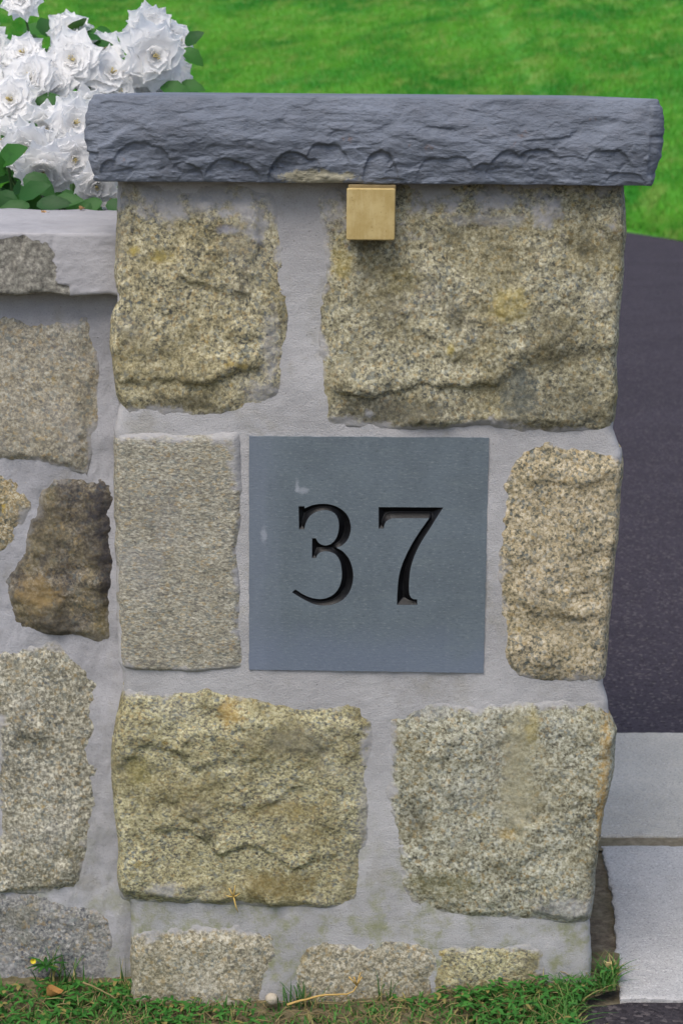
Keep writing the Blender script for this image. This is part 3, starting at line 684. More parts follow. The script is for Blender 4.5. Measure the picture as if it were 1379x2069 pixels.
seven = [(740, 428), (1080, 430), (1050, 475), (1010, 540), (965, 610), (930, 680), (908, 750), (900, 820), (900, 870), (905, 895), (918, 910), (942, 914), (943, 942), (836, 942), (838, 880), (845, 800), (860, 740), (880, 690), (910, 630),
         (950, 565), (985, 515), (1005, 487), (830, 487), (800, 492), (781, 503), (771, 520), (767, 541), (740, 541)]
def glyph(pts):
    w_ = [at(480 + a / 2.602, 860 + b / 2.602, PQ) for a, b in pts]
    P = [(p.x, p.z) for p in w_]; n = len(P); out = []
    for i in range(n):                           # Catmull-Rom between soft points, straight at corners
        p0, p1, p2, p3 = (np.array(P[(i + k) % n]) for k in (-1, 0, 1, 2))
        def soft(a, b, c):
            u_, v_ = b - a, c - b; return np.dot(u_, v_) / (np.linalg.norm(u_) * np.linalg.norm(v_) + 1e-12) > 0.72
        m1 = (p2 - p0) / 2 if soft(p0, p1, p2) else (p2 - p1); m2 = (p3 - p1) / 2 if soft(p1, p2, p3) else (p2 - p1)
        for t in (0, .25, .5, .75):
            out.append(tuple((2 * t ** 3 - 3 * t ** 2 + 1) * p1 + (t ** 3 - 2 * t ** 2 + t) * m1 + (-2 * t ** 3 + 3 * t ** 2) * p2 + (t ** 3 - t ** 2) * m2))
    return out
G3, G7 = glyph(three), glyph(seven)
def m_plaque():
    m = Mat('honed_bluestone'); c = m.coord()
    f = m.noise(m.coord((0.5, 1, 1.4)), 330, 4, 0.7); n = m.noise(c, 14, 5, 0.6); s = m.noise(m.coord((0.35, 1, 1.5)), 60, 5, 0.65)
    t = (0.112, 0.138, 0.158)
    col = m.mix(m.maprange(n, 0.35, 0.65), tuple(x * 0.92 for x in t), tuple(x * 1.08 for x in t))
    col = m.mix(m.maprange(s, 0.45, 0.75, 0, 0.35), col, (0.15, 0.18, 0.185))
    col = m.mix(m.maprange(f, 0.53, 0.70, 0, 0.55), col, (0.23, 0.26, 0.27))
    col = m.mix(m.maprange(f, 0.47, 0.30, 0, 0.55), col, (0.05, 0.065, 0.075))
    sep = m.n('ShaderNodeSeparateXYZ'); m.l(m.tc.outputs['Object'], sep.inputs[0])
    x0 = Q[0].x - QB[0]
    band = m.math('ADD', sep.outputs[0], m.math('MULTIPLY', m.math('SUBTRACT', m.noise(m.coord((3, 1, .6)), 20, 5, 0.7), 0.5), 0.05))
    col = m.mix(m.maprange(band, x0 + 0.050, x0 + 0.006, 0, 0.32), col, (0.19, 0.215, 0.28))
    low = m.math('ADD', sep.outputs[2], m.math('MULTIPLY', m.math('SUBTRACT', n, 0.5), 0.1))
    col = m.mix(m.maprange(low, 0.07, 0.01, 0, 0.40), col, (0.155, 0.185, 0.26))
    for (a, b, kx, kz, r) in ((612, 990, 1.0, 2.0, 0.012), (600, 983, 3.0, 1.2, 0.012), (533, 1080, 2.5, 0.8, 0.013)):
        p = at(a, b, PQ) - Vector(QB)
        d = m.math('ADD', m.dist((p.x, p.y, p.z), (kx, 0, kz)), m.math('MULTIPLY', m.math('SUBTRACT', m.noise(c, 130, 4, 0.7), 0.5), 0.022))
        col = m.mix(m.maprange(d, r, r * 0.2, 0, 0.45), col, (0.36, 0.38, 0.42))
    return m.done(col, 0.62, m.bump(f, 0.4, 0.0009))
outer = [(p.x, p.z) for p in Q]
def dense(P, n):
    o = []
    for i in range(len(P)):
        a, b = np.array(P[i]), np.array(P[(i + 1) % len(P)])
        for t in np.arange(n) / n: o.append(tuple(a + (b - a) * t))
    return o
outer = dense(outer, 60)
oa = np.array(outer); jit = 0.0006 * fbm(oa[:, 0], oa[:, 1], oa[:, 0] * 0, 160, 3, 12)
outer = [tuple(p) for p in oa + jit[:, None]]
loops = [outer, G3, G7]
tri = tessellate_polygon([[Vector((a, b, 0)) for a, b in lp] for lp in loops])
pts = np.array([p for lp in loops for p in lp])
fv = np.stack([pts[:, 0], np.full(len(pts), PQ), pts[:, 1]], -1)
tri = np.array(tri); e1 = fv[tri[:, 1]] - fv[tri[:, 0]]; e2 = fv[tri[:, 2]] - fv[tri[:, 0]]
flip = np.cross(e1, e2)[:, 1] > 0
tri[flip] = tri[flip][:, ::-1]
bk = fv.copy(); bk[:, 1] += 0.03
n0 = len(fv); sides = []; o_ = 0
for lp in loops[:1]:
    k = len(lp)
    sides += [(o_ + i, o_ + (i + 1) % k, n0 + o_ + (i + 1) % k, n0 + o_ + i) for i in range(k)]
    o_ += k
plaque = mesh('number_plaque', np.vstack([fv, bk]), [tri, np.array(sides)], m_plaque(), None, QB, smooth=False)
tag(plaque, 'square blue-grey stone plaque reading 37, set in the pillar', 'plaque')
mb_ = Mat('black_enamel'); cc = mb_.coord()
blk = mb_.done(mb_.mix(mb_.maprange(mb_.noise(cc, 90, 4, 0.6), 0.5, 0.8, 0, 0.5), (0.004, 0.004, 0.005), (0.018, 0.02, 0.022)), 0.42, mb_.bump(mb_.noise(cc, 200, 3), 0.25, 0.001))
def inside_poly(X, Z, P):
    r = np.zeros(X.shape, bool); n = len(P)
    for i in range(n):
        (x1, z1), (x2, z2) = P[i], P[(i + 1) % n]
        if z1 == z2: continue
        c = ((z1 > Z) != (z2 > Z)) & (X < (x2 - x1) * (Z - z1) / (z2 - z1) + x1)
        r ^= c
    return r
for Gp, lab in ((G3, 'carved black numeral 3'), (G7, 'carved black numeral 7')):
    ga = np.array(Gp); st = 0.0006
    gx = np.arange(ga[:, 0].min() - 2 * st, ga[:, 0].max() + 3 * st, st); gz = np.arange(ga[:, 1].min() - 2 * st, ga[:, 1].max() + 3 * st, st)
    X, Z = np.meshgrid(gx, gz)
    P3 = np.stack([ga[:, 0], ga[:, 0] * 0, ga[:, 1]], -1); P3 = np.vstack([P3, P3[:1]])
    d = pdist(X, Z, P3); ins = inside_poly(X, Z, Gp)
    sd = np.where(ins, d, -d)
    dep = np.where(sd > 0, np.minimum(0.0004 + sd * 1.0, 0.0075), 0.0004)
    vv = np.stack([X, PQ + 0.0004 + dep, Z], -1).reshape(-1, 3)
    q = grid_faces(len(gx), len(gz)); keep = (sd.reshape(-1)[q] > -1.2 * st).any(1)
    q = q[keep]; us = np.unique(q); mp = np.full(len(vv), -1); mp[us] = np.arange(len(us))
    o = mesh('numeral', vv[us], mp[q], blk, plaque, QB); o['label'] = lab

# ------------------------------------------------------------------ brass box under the cap
def bevel_box(mb, x0, x1, y0, y1, z0, z1, r):
    n = 5
    a = np.linspace(0, math.pi / 2, n)
    def ring(inset, y):
        o = []
        rr = max(r - inset, 0.0003)
        for (cx, cz, s) in ((x1 - r, z1 - r, 0), (x0 + r, z1 - r, 1), (x0 + r, z0 + r, 2), (x1 - r, z0 + r, 3)):
            for t in a:
                th = t + s * math.pi / 2; o.append((cx + rr * math.cos(th), y, cz + rr * math.sin(th)))
        return o
    rows = [ring(r * (1 - math.sin(t)), y0 + r * (1 - math.cos(t))) if False else ring(r * 0.75 * (1 - math.sin(t)), y0 + r * 0.75 * (1 - math.cos(t - math.pi / 2 + math.pi / 2)) * 0 + r * 0.75 * (1 - math.sin(t))) for t in np.linspace(0, math.pi / 2, 2)]
    rows = [ring(0.6 * r, y0), ring(0.2 * r, y0 + 0.2 * r), ring(0, y0 + 0.6 * r), ring(0, y1)]
    v = np.array([p for rw in rows for p in rw]); k = len(rows[0])
    q = grid_faces(k, len(rows), 0, True)[:, ::-1]
    c0 = len(v); v = np.vstack([v, v[:k].mean(0)[None], v[-k:].mean(0)[None]])
    t = [(c0, (i + 1) % k, i)[::-1] for i in range(k)] + [(c0 + 1, (len(rows) - 1) * k + i, (len(rows) - 1) * k + (i + 1) % k)[::-1] for i in range(k)]
    mb.add(v, q[:, ::-1] if False else q, t)
BY = -0.040
bA, bB = at(700, 380, BY), at(797, 486, BY)
BBs = np.array([(bA.x + bB.x) / 2, 0.0, bB.z])
box = thing('brass_box', 'small square brass-coloured box fixed under the bluestone cap', 'box', tuple(BBs))
m = Mat('brushed_brass'); c = m.coord()
br = m.noise(m.coord((1, 1, 0.12)), 260, 4, 0.6); bn = m.noise(c, 40, 4, 0.65)
col = m.mix(m.maprange(bn, 0.35, 0.7), (0.40, 0.295, 0.115), (0.50, 0.39, 0.18))
col = m.mix(m.maprange(br, 0.5, 0.8, 0, 0.5), col, (0.56, 0.46, 0.25))
col = m.mix(m.maprange(m.noise(c, 300, 3), 0.62, 0.7, 0, 0.5), col, (0.2, 0.14, 0.05))
m.b.inputs['Metallic'].default_value = 0.15
brass = m.done(col, 0.5, m.bump(br, 0.15, 0.0005))
mb = MB(); bevel_box(mb, bA.x, bB.x, BY, BY + 0.007, bB.z, bA.z, 0.0022); mb.build('front_plate', brass, box, BBs, smooth=False)
m2 = Mat('dark_brass'); c = m2.coord(); dk = m2.done(m2.mix(m2.noise(c, 60, 3), (0.16, 0.115, 0.05), (0.28, 0.21, 0.10)), 0.55)
mb = MB(); bevel_box(mb, bA.x + 0.0018, bB.x + 0.0008, BY + 0.0075, 0.004, bB.z + 0.0012, bA.z + 0.004, 0.002); mb.build('housing', dk, box, BBs, smooth=False)

# ------------------------------------------------------------------ the lower wall
WY = 0.066
cop_z1, cop_z0 = at(120, 470, 0.036).z, at(120, 595, 0.036).z
WX0 = -1.25
wx1 = at(236, 900, WY).x + 0.02
WB = np.array([(WX0 + wx1) / 2, 0.25, 0.0])
wall = thing('stone_wall', 'low granite rubble wall with a pale coping, joining the pillar', 'wall', tuple(WB))
nx, nz = 330, 300
xx = WX0 + (wx1 - WX0) * np.linspace(0, 1, nx) ** 0.55; zz = np.linspace(-0.05, cop_z0 + 0.006, nz); X, Z = np.meshgrid(xx, zz)
Yf = WY + 0.004 * fbm(X, Z, X * 0, 18, 5, 71) + 0.0016 * fbm(X * 1.4, Z * 0.5, X * 0, 60, 4, 72)
jx = at(222, 1000, WY).x
Yf = Yf - 0.007 * sstep(jx - 0.03, jx + 0.01, X) * (0.4 + 0.6 * vnoise(X * 0, Z * 14, X * 0, 9))
f = np.stack([X, Yf, Z], -1).reshape(-1, 3); n0 = len(f)
b_ = np.array([(WX0, 0.44, -0.05), (wx1, 0.44, -0.05), (wx1, 0.44, cop_z0 + 0.006), (WX0, 0.44, cop_z0 + 0.006)])
lft = [k * nx for k in range(nz)]; rgt = [k * nx + nx - 1 for k in range(nz)]
t = [(n0 + 0, lft[k + 1], lft[k]) for k in range(nz - 1)] + [(n0 + 3, lft[-1], n0)] + [(n0 + 1, rgt[k], rgt[k + 1]) for k in range(nz - 1)] + [(n0 + 2, n0 + 1, rgt[-1])]
qb = np.array([(n0 + 1, n0 + 0, n0 + 3, n0 + 2)])
mesh('mortar', np.vstack([f, b_]), [grid_faces(nx, nz), qb, np.array(t)], m_mortar('wall_mortar', (0.368, 0.366, 0.388), 0.5), wall, WB)
w1 = m_granite('wall_granite_pink', 11, dark=(0.14, 0.135, 0.125), mid=(0.22, 0.205, 0.17), tan=(0.33, 0.295, 0.22), pale=(0.44, 0.42, 0.35), stain_amt=0.3, ochre=0.25, gray=0.5)
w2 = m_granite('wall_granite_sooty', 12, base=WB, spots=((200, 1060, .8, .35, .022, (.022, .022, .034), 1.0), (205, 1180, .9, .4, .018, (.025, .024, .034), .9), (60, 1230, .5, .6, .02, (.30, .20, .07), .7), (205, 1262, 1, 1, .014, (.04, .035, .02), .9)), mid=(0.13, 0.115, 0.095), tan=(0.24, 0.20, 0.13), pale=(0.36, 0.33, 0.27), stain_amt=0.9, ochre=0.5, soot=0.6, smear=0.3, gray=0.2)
w3 = m_granite('wall_granite_rust', 13, tan=(0.36, 0.27, 0.14), stain_amt=0.4, ochre=0.95, gray=0.3)
w4 = m_granite('wall_granite_grey', 14, dark=(0.10, 0.105, 0.11), tan=(0.32, 0.305, 0.25), stain_amt=0.35, ochre=0.3, gray=0.4)
w5 = m_granite('wall_granite_slate', 15, dark=(0.07, 0.075, 0.085), mid=(0.15, 0.15, 0.155), tan=(0.24, 0.235, 0.215), pale=(0.38, 0.37, 0.36), stain_amt=0.7, stain=(0.12, 0.11, 0.05), ochre=0.3, gray=0.6)
W = lambda *a, **k: stone(wall, WB, *a, Y0=WY, depth=0.12, **{'grow': 0.0095, 'width': 0.026, **k})
W(w1, [(-240, 650), (-60, 648), (60, 656), (182, 656)], [(182, 656), (186, 760), (188, 860), (160, 944)], [(-240, 905), (-60, 912), (40, 918), (160, 944)], [(-240, 650), (-250, 780), (-240, 905)],
  bulge=0.010, facet=0.007, fine=0.003, seed=1101, label='broad pinkish grey block at the top of the low wall')
W(w2, [(108, 984), (140, 974), (180, 980), (226, 978)], [(226, 978), (228, 1080), (224, 1200), (212, 1290)], [(32, 1262), (90, 1268), (150, 1272), (212, 1290)], [(108, 984), (68, 1080), (50, 1130), (18, 1165), (32, 1262)],
  bulge=0.017, facet=0.014, fine=0.006, seed=1202, label='dark sooty stone of the low wall beside the pillar')
W(w3, [(-160, 950), (-60, 956), (0, 964), (40, 990)], [(40, 990), (54, 1030), (30, 1060), (14, 1105)], [(-160, 1110), (-70, 1106), (14, 1105)], [(-160, 950), (-165, 1030), (-160, 1110)],
  bulge=0.010, facet=0.010, seed=1303, label='small rusty orange stone of the low wall')
W(w4, [(-10, 1316), (50, 1306), (110, 1304), (182, 1376)], [(182, 1376), (186, 1500), (178, 1620), (152, 1786)], [(0, 1790), (70, 1796), (152, 1786)], [(-10, 1316), (4, 1450), (8, 1600), (0, 1790)],
  bulge=0.012, facet=0.010, seed=1404, label='upright grey granite block of the low wall')
W(w5, [(-150, 1808), (20, 1816), (110, 1820), (214, 1852)], [(214, 1852), (228, 1900), (224, 1960), (222, 2060)], [(-150, 2060), (60, 2060), (222, 2060)], [(-150, 1808), (-160, 1930), (-150, 2060)],
  bulge=0.012, facet=0.013, fine=0.005, seed=1505, label='dark grey block at the foot of the low wall')
for i, (x0, x1, y0, y1) in enumerate(((-520, -290, 640, 1000), (-480, -200, 1150, 1290), (-330, -45, 1320, 1780), (-460, -190, 1820, 2060), (-800, -560, 650, 1100), (-780, -520, 1140, 1560), (-500, -370, 1330, 1780), (-800, -540, 1600, 2060))):
    W((w1, w4, w5, w3)[i % 4], [(x0, y0 + 8), (x0 * .5 + x1 * .5, y0 - 6), (x1, y0 + 10)], [(x1, y0 + 10), (x1 + 8, (y0 + y1) / 2), (x1 - 6, y1)], [(x0 + 6, y1 - 6), (x0 * .5 + x1 * .5, y1 + 6), (x1 - 6, y1)], [(x0, y0 + 8), (x0 - 8, (y0 + y1) / 2), (x0 + 6, y1 - 6)],
      bulge=0.011, facet=0.010, seed=1600 + i * 31, step=0.004)

# coping: smooth rendered right end, weathered stone to the left
def m_coping():
    m = Mat('coping_stone'); c = m.coord()
    a = m.noise(c, 9, 5, 0.6); b = m.noise(m.coord((0.4, 0.4, 1.5)), 70, 5, 0.7); g = m.noise(c, 330, 3, 0.7)
    col = m.mix(m.maprange(a, 0.35, 0.65), (0.31, 0.305, 0.32), (0.37, 0.362, 0.375))
    col = m.mix(m.maprange(b, 0.5, 0.75, 0, 0.4), col, (0.29, 0.28, 0.28))
    col = m.mix(m.maprange(g, 0.42, 0.28, 0, 0.4), col, (0.17, 0.165, 0.165))
    e = m.attr('edge')                            # 1 = weathered stone, 0 = render
    n1 = m.noise(c, 200, 3, 0.65)
    st = m.ramp(n1, [(0.32, (0.11, 0.105, 0.095)), (0.46, (0.19, 0.18, 0.155)), (0.56, (0.25, 0.24, 0.205)), (0.70, (0.36, 0.345, 0.30))])
    st = m.mix(m.maprange(m.noise(c, 18, 5, 0.7), 0.45, 0.7, 0, 0.6), st, (0.14, 0.13, 0.105))
    k = m.maprange(m.math('ADD', e, m.math('MULTIPLY', m.math('SUBTRACT', m.noise(c, 45, 5, 0.65), 0.5), 0.9)), 0.42, 0.58)
    col = m.mix(k, col, st)
    nr = m.bump(m.math('ADD', g, m.math('MULTIPLY', n1, k)), 0.5, 0.0016)
    nr = m.bump(b, 0.35, 0.002, nr)
    return m.done(col, 0.93, nr)
ccx1 = at(236, 520, 0.036).x + 0.012
nxs = 400
cxs = WX0 - 0.02 + (ccx1 - WX0 + 0.02) * np.linspace(0, 1, nxs) ** 0.6
yF, yB = 0.031, 0.45
prof = []
for t in np.linspace(0, 1, 40): prof.append((yF, cop_z0 + (cop_z1 - cop_z0) * t, -1, 0))
for t in np.linspace(0, 1, 60)[1:]: prof.append((yF + (yB - yF) * t, cop_z1, 0, 1))
for t in np.linspace(1, 0, 20)[1:]: prof.append((yB, cop_z0 + (cop_z1 - cop_z0) * t, 1, 0))
for t in np.linspace(1, 0, 30)[1:-1]: prof.append((yF + (yB - yF) * t, cop_z0, 0, -1))
prof = np.array(prof); npf = len(prof)
Xc = np.repeat(cxs[:, None], npf, 1); Yc = np.repeat(prof[None, :, 0], nxs, 0); Zc2 = np.repeat(prof[None, :, 1], nxs, 0)
xr0 = at(100, 530, yF).x
wt = (1 - sstep(xr0 - 0.008, xr0 + 0.006, Xc + 0.022 * fbm(Xc, Yc, Zc2, 30, 4, 3) + 0.25 * np.maximum(0, Zc2 - cop_z1 + 0.028) * 0 - (Zc2 < cop_z0 + 0.012) * 0.012)) * (1 - sstep(cop_z1 - 0.012, cop_z1 - 0.002, Zc2 + 0.006 * fbm(Xc, Yc, Zc2, 50, 4, 13)))
dn = 0.0025 * fbm(Xc, Yc, Zc2, 22, 4, 81) + 0.0008 * fbm(Xc, Yc, Zc2 * 2, 90, 4, 82) + wt * (0.004 * facets(Xc, Zc2, 0.03, 83) + 0.002 * fbm(Xc, Yc, Zc2, 70, 4, 84) - 0.002)
dn = dn - 0.0018 * np.exp(-((Xc - at(107, 530, yF).x) / 0.0022) ** 2) * (0.5 + 0.5 * vnoise(Xc * 0, Yc * 60, Zc2 * 60, 4)) * (Yc < 0.036)
# rounded front edges
rz = np.minimum(Zc2 - cop_z0, cop_z1 - Zc2); rnd = 0.0022 * np.clip(1 - rz / 0.004, 0, 1) ** 2 * (np.abs(Yc - yF) < 1e-6)
Yc = Yc + prof[None, :, 2] * dn + rnd
zlow = 0.0045 * fbm(Xc, Xc * 0, Xc * 0, 28, 4, 86) * (Zc2 < cop_z0 + 0.03) * (1 - (Zc2 - cop_z0) / 0.03)
Zc2 = Zc2 + prof[None, :, 3] * dn + zlow
cv = np.stack([Xc, Yc, Zc2], -1).reshape(-1, 3)
nC = len(cv); cq = grid_faces(npf, nxs, 0, True)[:, ::-1]
cv = np.vstack([cv, [[cxs[0], .24, cop_z0 + .03]], [[cxs[-1], .24, cop_z0 + .03]]])
ct = np.array([(nC, (i + 1) % npf, i)[::-1] for i in range(npf)] + [(nC + 1, (nxs - 1) * npf + i, (nxs - 1) * npf + (i + 1) % npf)[::-1] for i in range(npf)])
mesh('coping', cv, [cq[:, ::-1], ct[:, ::-1]], m_coping(), wall, WB, {'edge': np.concatenate([wt.reshape(-1), [1, 0]])})

# ------------------------------------------------------------------ white rose bush behind the wall
def m_petal():
    m = Mat('white_petal'); c = m.coord()
    n = m.noise(c, 30, 3)
    col = m.mix(m.maprange(n, 0.4, 0.7), (0.95, 0.945, 0.945), (0.93, 0.92, 0.905))
    d = m.n('ShaderNodeBsdfTranslucent'); m.put(d.inputs[0], (0.95, 0.95, 0.945))
    mx = m.n('ShaderNodeMixShader'); mx.inputs[0].default_value = 0.55
    m.done(col, 0.8); m.b.inputs['Specular IOR Level'].default_value = 0.05
    m.l(m.b.outputs[0], mx.inputs[1]); m.l(d.outputs[0], mx.inputs[2])
    m.l(mx.outputs[0], m.nt.nodes['Material Output'].inputs[0])
    return m.m
def m_leaf(name, a, b, dead=0.06):
    m = Mat(name); r = m.island(); c = m.coord()
    col = m.mix(r, a, b)
    col = m.mix(m.maprange(m.noise(c, 60, 3), 0.55, 0.75, 0, 0.4), col, tuple(x * 0.6 for x in a))
    col = m.mix(m.maprange(m.math('FRACT', m.math('MULTIPLY', r, 13.7)), 1 - dead, 1 - dead * 0.5, 0, 0.85), col, (0.30, 0.23, 0.08))
    d = m.n('ShaderNodeBsdfTranslucent'); m.put(d.inputs[0], m.mix(0.5, col, (0.10, 0.22, 0.02)))
    mx = m.n('ShaderNodeMixShader'); mx.inputs[0].default_value = 0.25
    m.done(col, 0.5, m.bump(m.noise(c, 120, 3), 0.3, 0.002))
    m.l(m.b.outputs[0], mx.inputs[1]); m.l(d.outputs[0], mx.inputs[2])
    m.l(mx.outputs[0], m.nt.nodes['Material Output'].inputs[0])
    return m.m
petal_m = m_petal()
rose_leaf = m_leaf('rose_leaf', (0.014, 0.070, 0.014), (0.04, 0.16, 0.022), 0.03)
m = Mat('stamen'); stamen_m = m.done(m.mix(m.noise(m.coord(), 200, 3), (0.50, 0.36, 0.12), (0.70, 0.62, 0.30)), 0.7)
m = Mat('rose_stem'); stem_m = m.done(m.mix(m.noise(m.coord(), 40, 3), (0.03, 0.10, 0.02), (0.08, 0.13, 0.04)), 0.6)

def petal(L, wid, tilt, curl, az, lift, r0, ph, point):
    nu_, nv_ = 9, 9
    u = np.linspace(-1, 1, nu_)[None, :]; v = np.linspace(0, 1, nv_)[:, None]
    wv = wid * (np.sin(np.pi * np.clip(v * 0.86 + 0.10, 0, 1)) ** 0.75) * (1 - point * sstep(0.7, 1.0, v)) 
    ang = tilt + curl * (v - 0.35) * 1.4
    dr = np.cos(ang) * L / (nv_ - 1); dz = np.sin(ang) * L / (nv_ - 1)
    rad = r0 + np.cumsum(dr, 0) - dr[0]; hz = lift + np.cumsum(dz, 0) - dz[0]
    # rounded tip: outer lanes end sooner
    short = 1 - 0.15 * np.abs(u) ** 2.2 * v ** 2
    rr = r0 + (rad - r0) * short + 0 * u
    cup = 0.26 * wid * (u ** 2) * (1 - 0.6 * v)
    wave = 0.035 * L * np.sin(u * 3.0 + ph) * v ** 2 + 0.026 * L * np.sin(u * 6.5 + ph * 2) * v ** 3
    zz = hz + cup * np.cos(ang) + wave
    rr = rr - (cup + wave) * np.sin(ang)
    ll = u * wv
    x = rr * math.cos(az) - ll * math.sin(az); y = rr * math.sin(az) + ll * math.cos(az)
    return np.stack([x, y, zz + 0 * u], -1).reshape(-1, 3), grid_faces(nu_, nv_)
def make_flower(seed):
    rd = random.Random(seed); mbp = MB()
    rings = [(9, 1.0, 0.38, 2, -8), (9, 0.90, 0.36, 8, -6), (8, 0.75, 0.32, 15, -5), (7, 0.57, 0.27, 24, -2), (6, 0.38, 0.19, 36, 6), (4, 0.24, 0.12, 50, 16)]
    for ri, (n, L, wd, tl, cl) in enumerate(rings):
        off = rd.random() * 6.28
        for i in range(n):
            j = rd.uniform
            p, q = petal(L * j(.86, 1.06), wd * j(.85, 1.15), R(tl + j(-12, 12)), R(cl + j(-22, 16)), off + i / n * 6.283 + j(-.18, .18), 0.03 * ri, 0.03, j(0, 6.28), j(0.0, 0.28))
            mbp.add(p, q)
    ms = MB()
    for i in range(12):
        a = rd.random() * 6.28; r_ = rd.uniform(0.02, 0.10)
        ms.tube([(r_ * .4 * math.cos(a), r_ * .4 * math.sin(a), .15), (r_ * math.cos(a), r_ * math.sin(a), .30 + rd.uniform(0, .06)), (r_ * 1.08 * math.cos(a), r_ * 1.08 * math.sin(a), .36)], [.008, .008, .02], 5)
    return mbp, ms
fl = [make_flower(40 + i) for i in range(5)]
BB = np.array([-0.36, 0.72, 0.0])
bush = thing('rose_bush', 'bush of large white double blooms behind the low wall', 'bush', tuple(BB))
blooms = [(45, -2, 40, .80), (140, 66, 46, .86), (148, 124, 62, .78), (300, 62, 50, .90), (308, 112, 70, .82), (345, 150, 42, .86), (355, 82, 40, .92), (50, 112, 48, .80), (64, 160, 58, .74), (210, 104, 44, .86), (222, 152, 58, .80), (270, 165, 44, .84),
          (28, 205, 58, .70), (112, 172, 46, .76), (118, 140, 40, .82), (8, 140, 40, .84), (148, 252, 60, .66), (92, 258, 54, .68), (60, 298, 60, .62), (12, 286, 48, .66), (90, 342, 60, .58), (150, 318, 56, .60), (192, 372, 50, .56), (170, 218, 46, .74),
          (196, 290, 50, .66), (-40, 180, 60, .76), (-50, 300, 58, .66), (-90, 90, 58, .84), (-120, 240, 60, .72), (222, 398, 28, .62), (240, 182, 40, .80), (-30, 90, 48, .86)]
protos = None
made = []
ctr = at(130, 200, .74)
for i, (px, py, rp, Yb) in enumerate(blooms):
    p = at(px, py, Yb); sc_ = rp / FPX * (Yb + 2.2) * 1.12
    k = i % 5
    aim = (CAM - p).normalized() * 1.0 + Vector((p.x - ctr.x, 0, p.z - ctr.z)).normalized() * random.uniform(.1, .65) + Vector((random.uniform(-.3, .3), 0, random.uniform(-.15, .35)))
    M = Matrix.Translation(p - Vector(BB)) @ aim.to_track_quat('Z', 'Y').to_matrix().to_4x4() @ Matrix.Rotation(random.uniform(0, 6.28), 4, 'Z') @ Matrix.Scale(sc_, 4)
    if i < 5:
        f_ = fl[k][0].build('flower', petal_m, bush); s_ = fl[k][1].build('stamens', stamen_m, f_)
        made.append((f_, s_))
    else:
        f_ = made[k][0].copy(); COL.objects.link(f_); f_.parent = bush
        s_ = made[k][1].copy(); COL.objects.link(s_); s_.parent = f_
    f_.matrix_local = M
def leaf(mbx, p, d, up, L, wd, fold=0.25, droop=0.3, n=7):
    d = Vector(d).normalized(); s = d.cross(Vector(up)).normalized(); nn = s.cross(d)
    v = []
    for i in range(n):
        t = i / (n - 1); w_ = wd * (math.sin(math.pi * min(1, t * 0.93 + 0.05)) ** 0.8) * (1 - 0.25 * t)
        if 0 < i < n - 1: w_ *= 1 + (0.07 if i % 2 else -0.04)
        c = Vector(p) + d * (L * t) - nn * (droop * L * t * t)
        v += [tuple(c + s * w_ + nn * (fold * w_)), tuple(c), tuple(c - s * w_ + nn * (fold * w_))]
    mbx.add(v, grid_faces(3, n))
lf = MB(); rd = random.Random(5)
for i in range(520):
    px = rd.uniform(-260, 330); py = rd.uniform(-20, 430)
    Yl = rd.uniform(.62, 1.0)
    if px > 230 and py < 190: px = rd.uniform(250, 350); py = rd.uniform(90, 200); Yl = rd.uniform(.9, 1.0)
    if py < 60 and px < 230: continue
    if px < 230 and 60 < py < 330: Yl = rd.uniform(.84, 1.02)
    if 60 < px < 230 and py > 350 and rd.random() < .75: continue
    p = at(px, py, Yl)
    dv = Vector((rd.uniform(-1, 1), rd.uniform(-.9, .2), rd.uniform(-.7, .4)))
    leaf(lf, p, dv, (rd.uniform(-.3, .3), -0.8, 1), rd.uniform(.030, .055), rd.uniform(.011, .019), rd.uniform(.1, .4), rd.uniform(.1, .5))
for (px, py, Yl, dx, dz, L, wd) in ((20, 385, .50, -.2, -.6, .06, .024), (5, 400, .49, .3, -.8, .06, .026), (50, 358, .52, .7, -.3, .05, .02), (10, 350, .54, -.3, .3, .05, .02), (60, 415, .47, -.8, -.1, .05, .014), (75, 414, .465, .9, .15, .05, .014),
                                    (105, 412, .47, .9, .25, .045, .014), (40, 400, .49, .5, .3, .05, .017), (130, 385, .55, .4, -.6, .04, .015), (205, 405, .5, -.6, -.3, .04, .014), (215, 412, .49, .7, -.1, .035, .014), (0, 330, .55, .4, .3, .05, .02),
                                    (178, 405, .5, -.3, -.6, .04, .015), (60, 385, .5, .1, -.8, .05, .02), (130, 210, .72, -.8, .1, .05, .019), (150, 212, .72, .7, -.2, .05, .018), (75, 214, .70, -.6, -.2, .045, .016), (18, 248, .66, .2, -.6, .05, .02), (35, 252, .66, .6, -.3, .05, .018),
                                    (175, 172, .8, .8, .0, .05, .018), (370, 100, .86, .8, -.5, .04, .015), (365, 170, .84, .9, -.1, .04, .013), (375, 90, .9, .6, .5, .035, .014), (325, 175, .82, .9, -.1, .05, .016)):
    leaf(lf, at(px, py, Yl), (dx, -.25, dz), (0, -1, .7), L, wd, .25, .25)
lf.build('foliage', rose_leaf, bush, BB)
st = MB()
for i, (px, py, rp, Yb) in enumerate(blooms):
    p = np.array(at(px, py, Yb + .02)); b0 = BB + np.array([rd.uniform(-.18, .16), rd.uniform(-.08, .14), 0])
    mid = (p * .55 + b0 * .45) + np.array([rd.uniform(-.03, .03), .05, .06])
    tt_ = np.linspace(0, 1, 12)[:, None]
    st.tube((1 - tt_) ** 2 * b0 + 2 * tt_ * (1 - tt_) * mid + tt_ ** 2 * p, np.linspace(.005, .0018, 12), 6)
st.build('stem', stem_m, bush, BB)

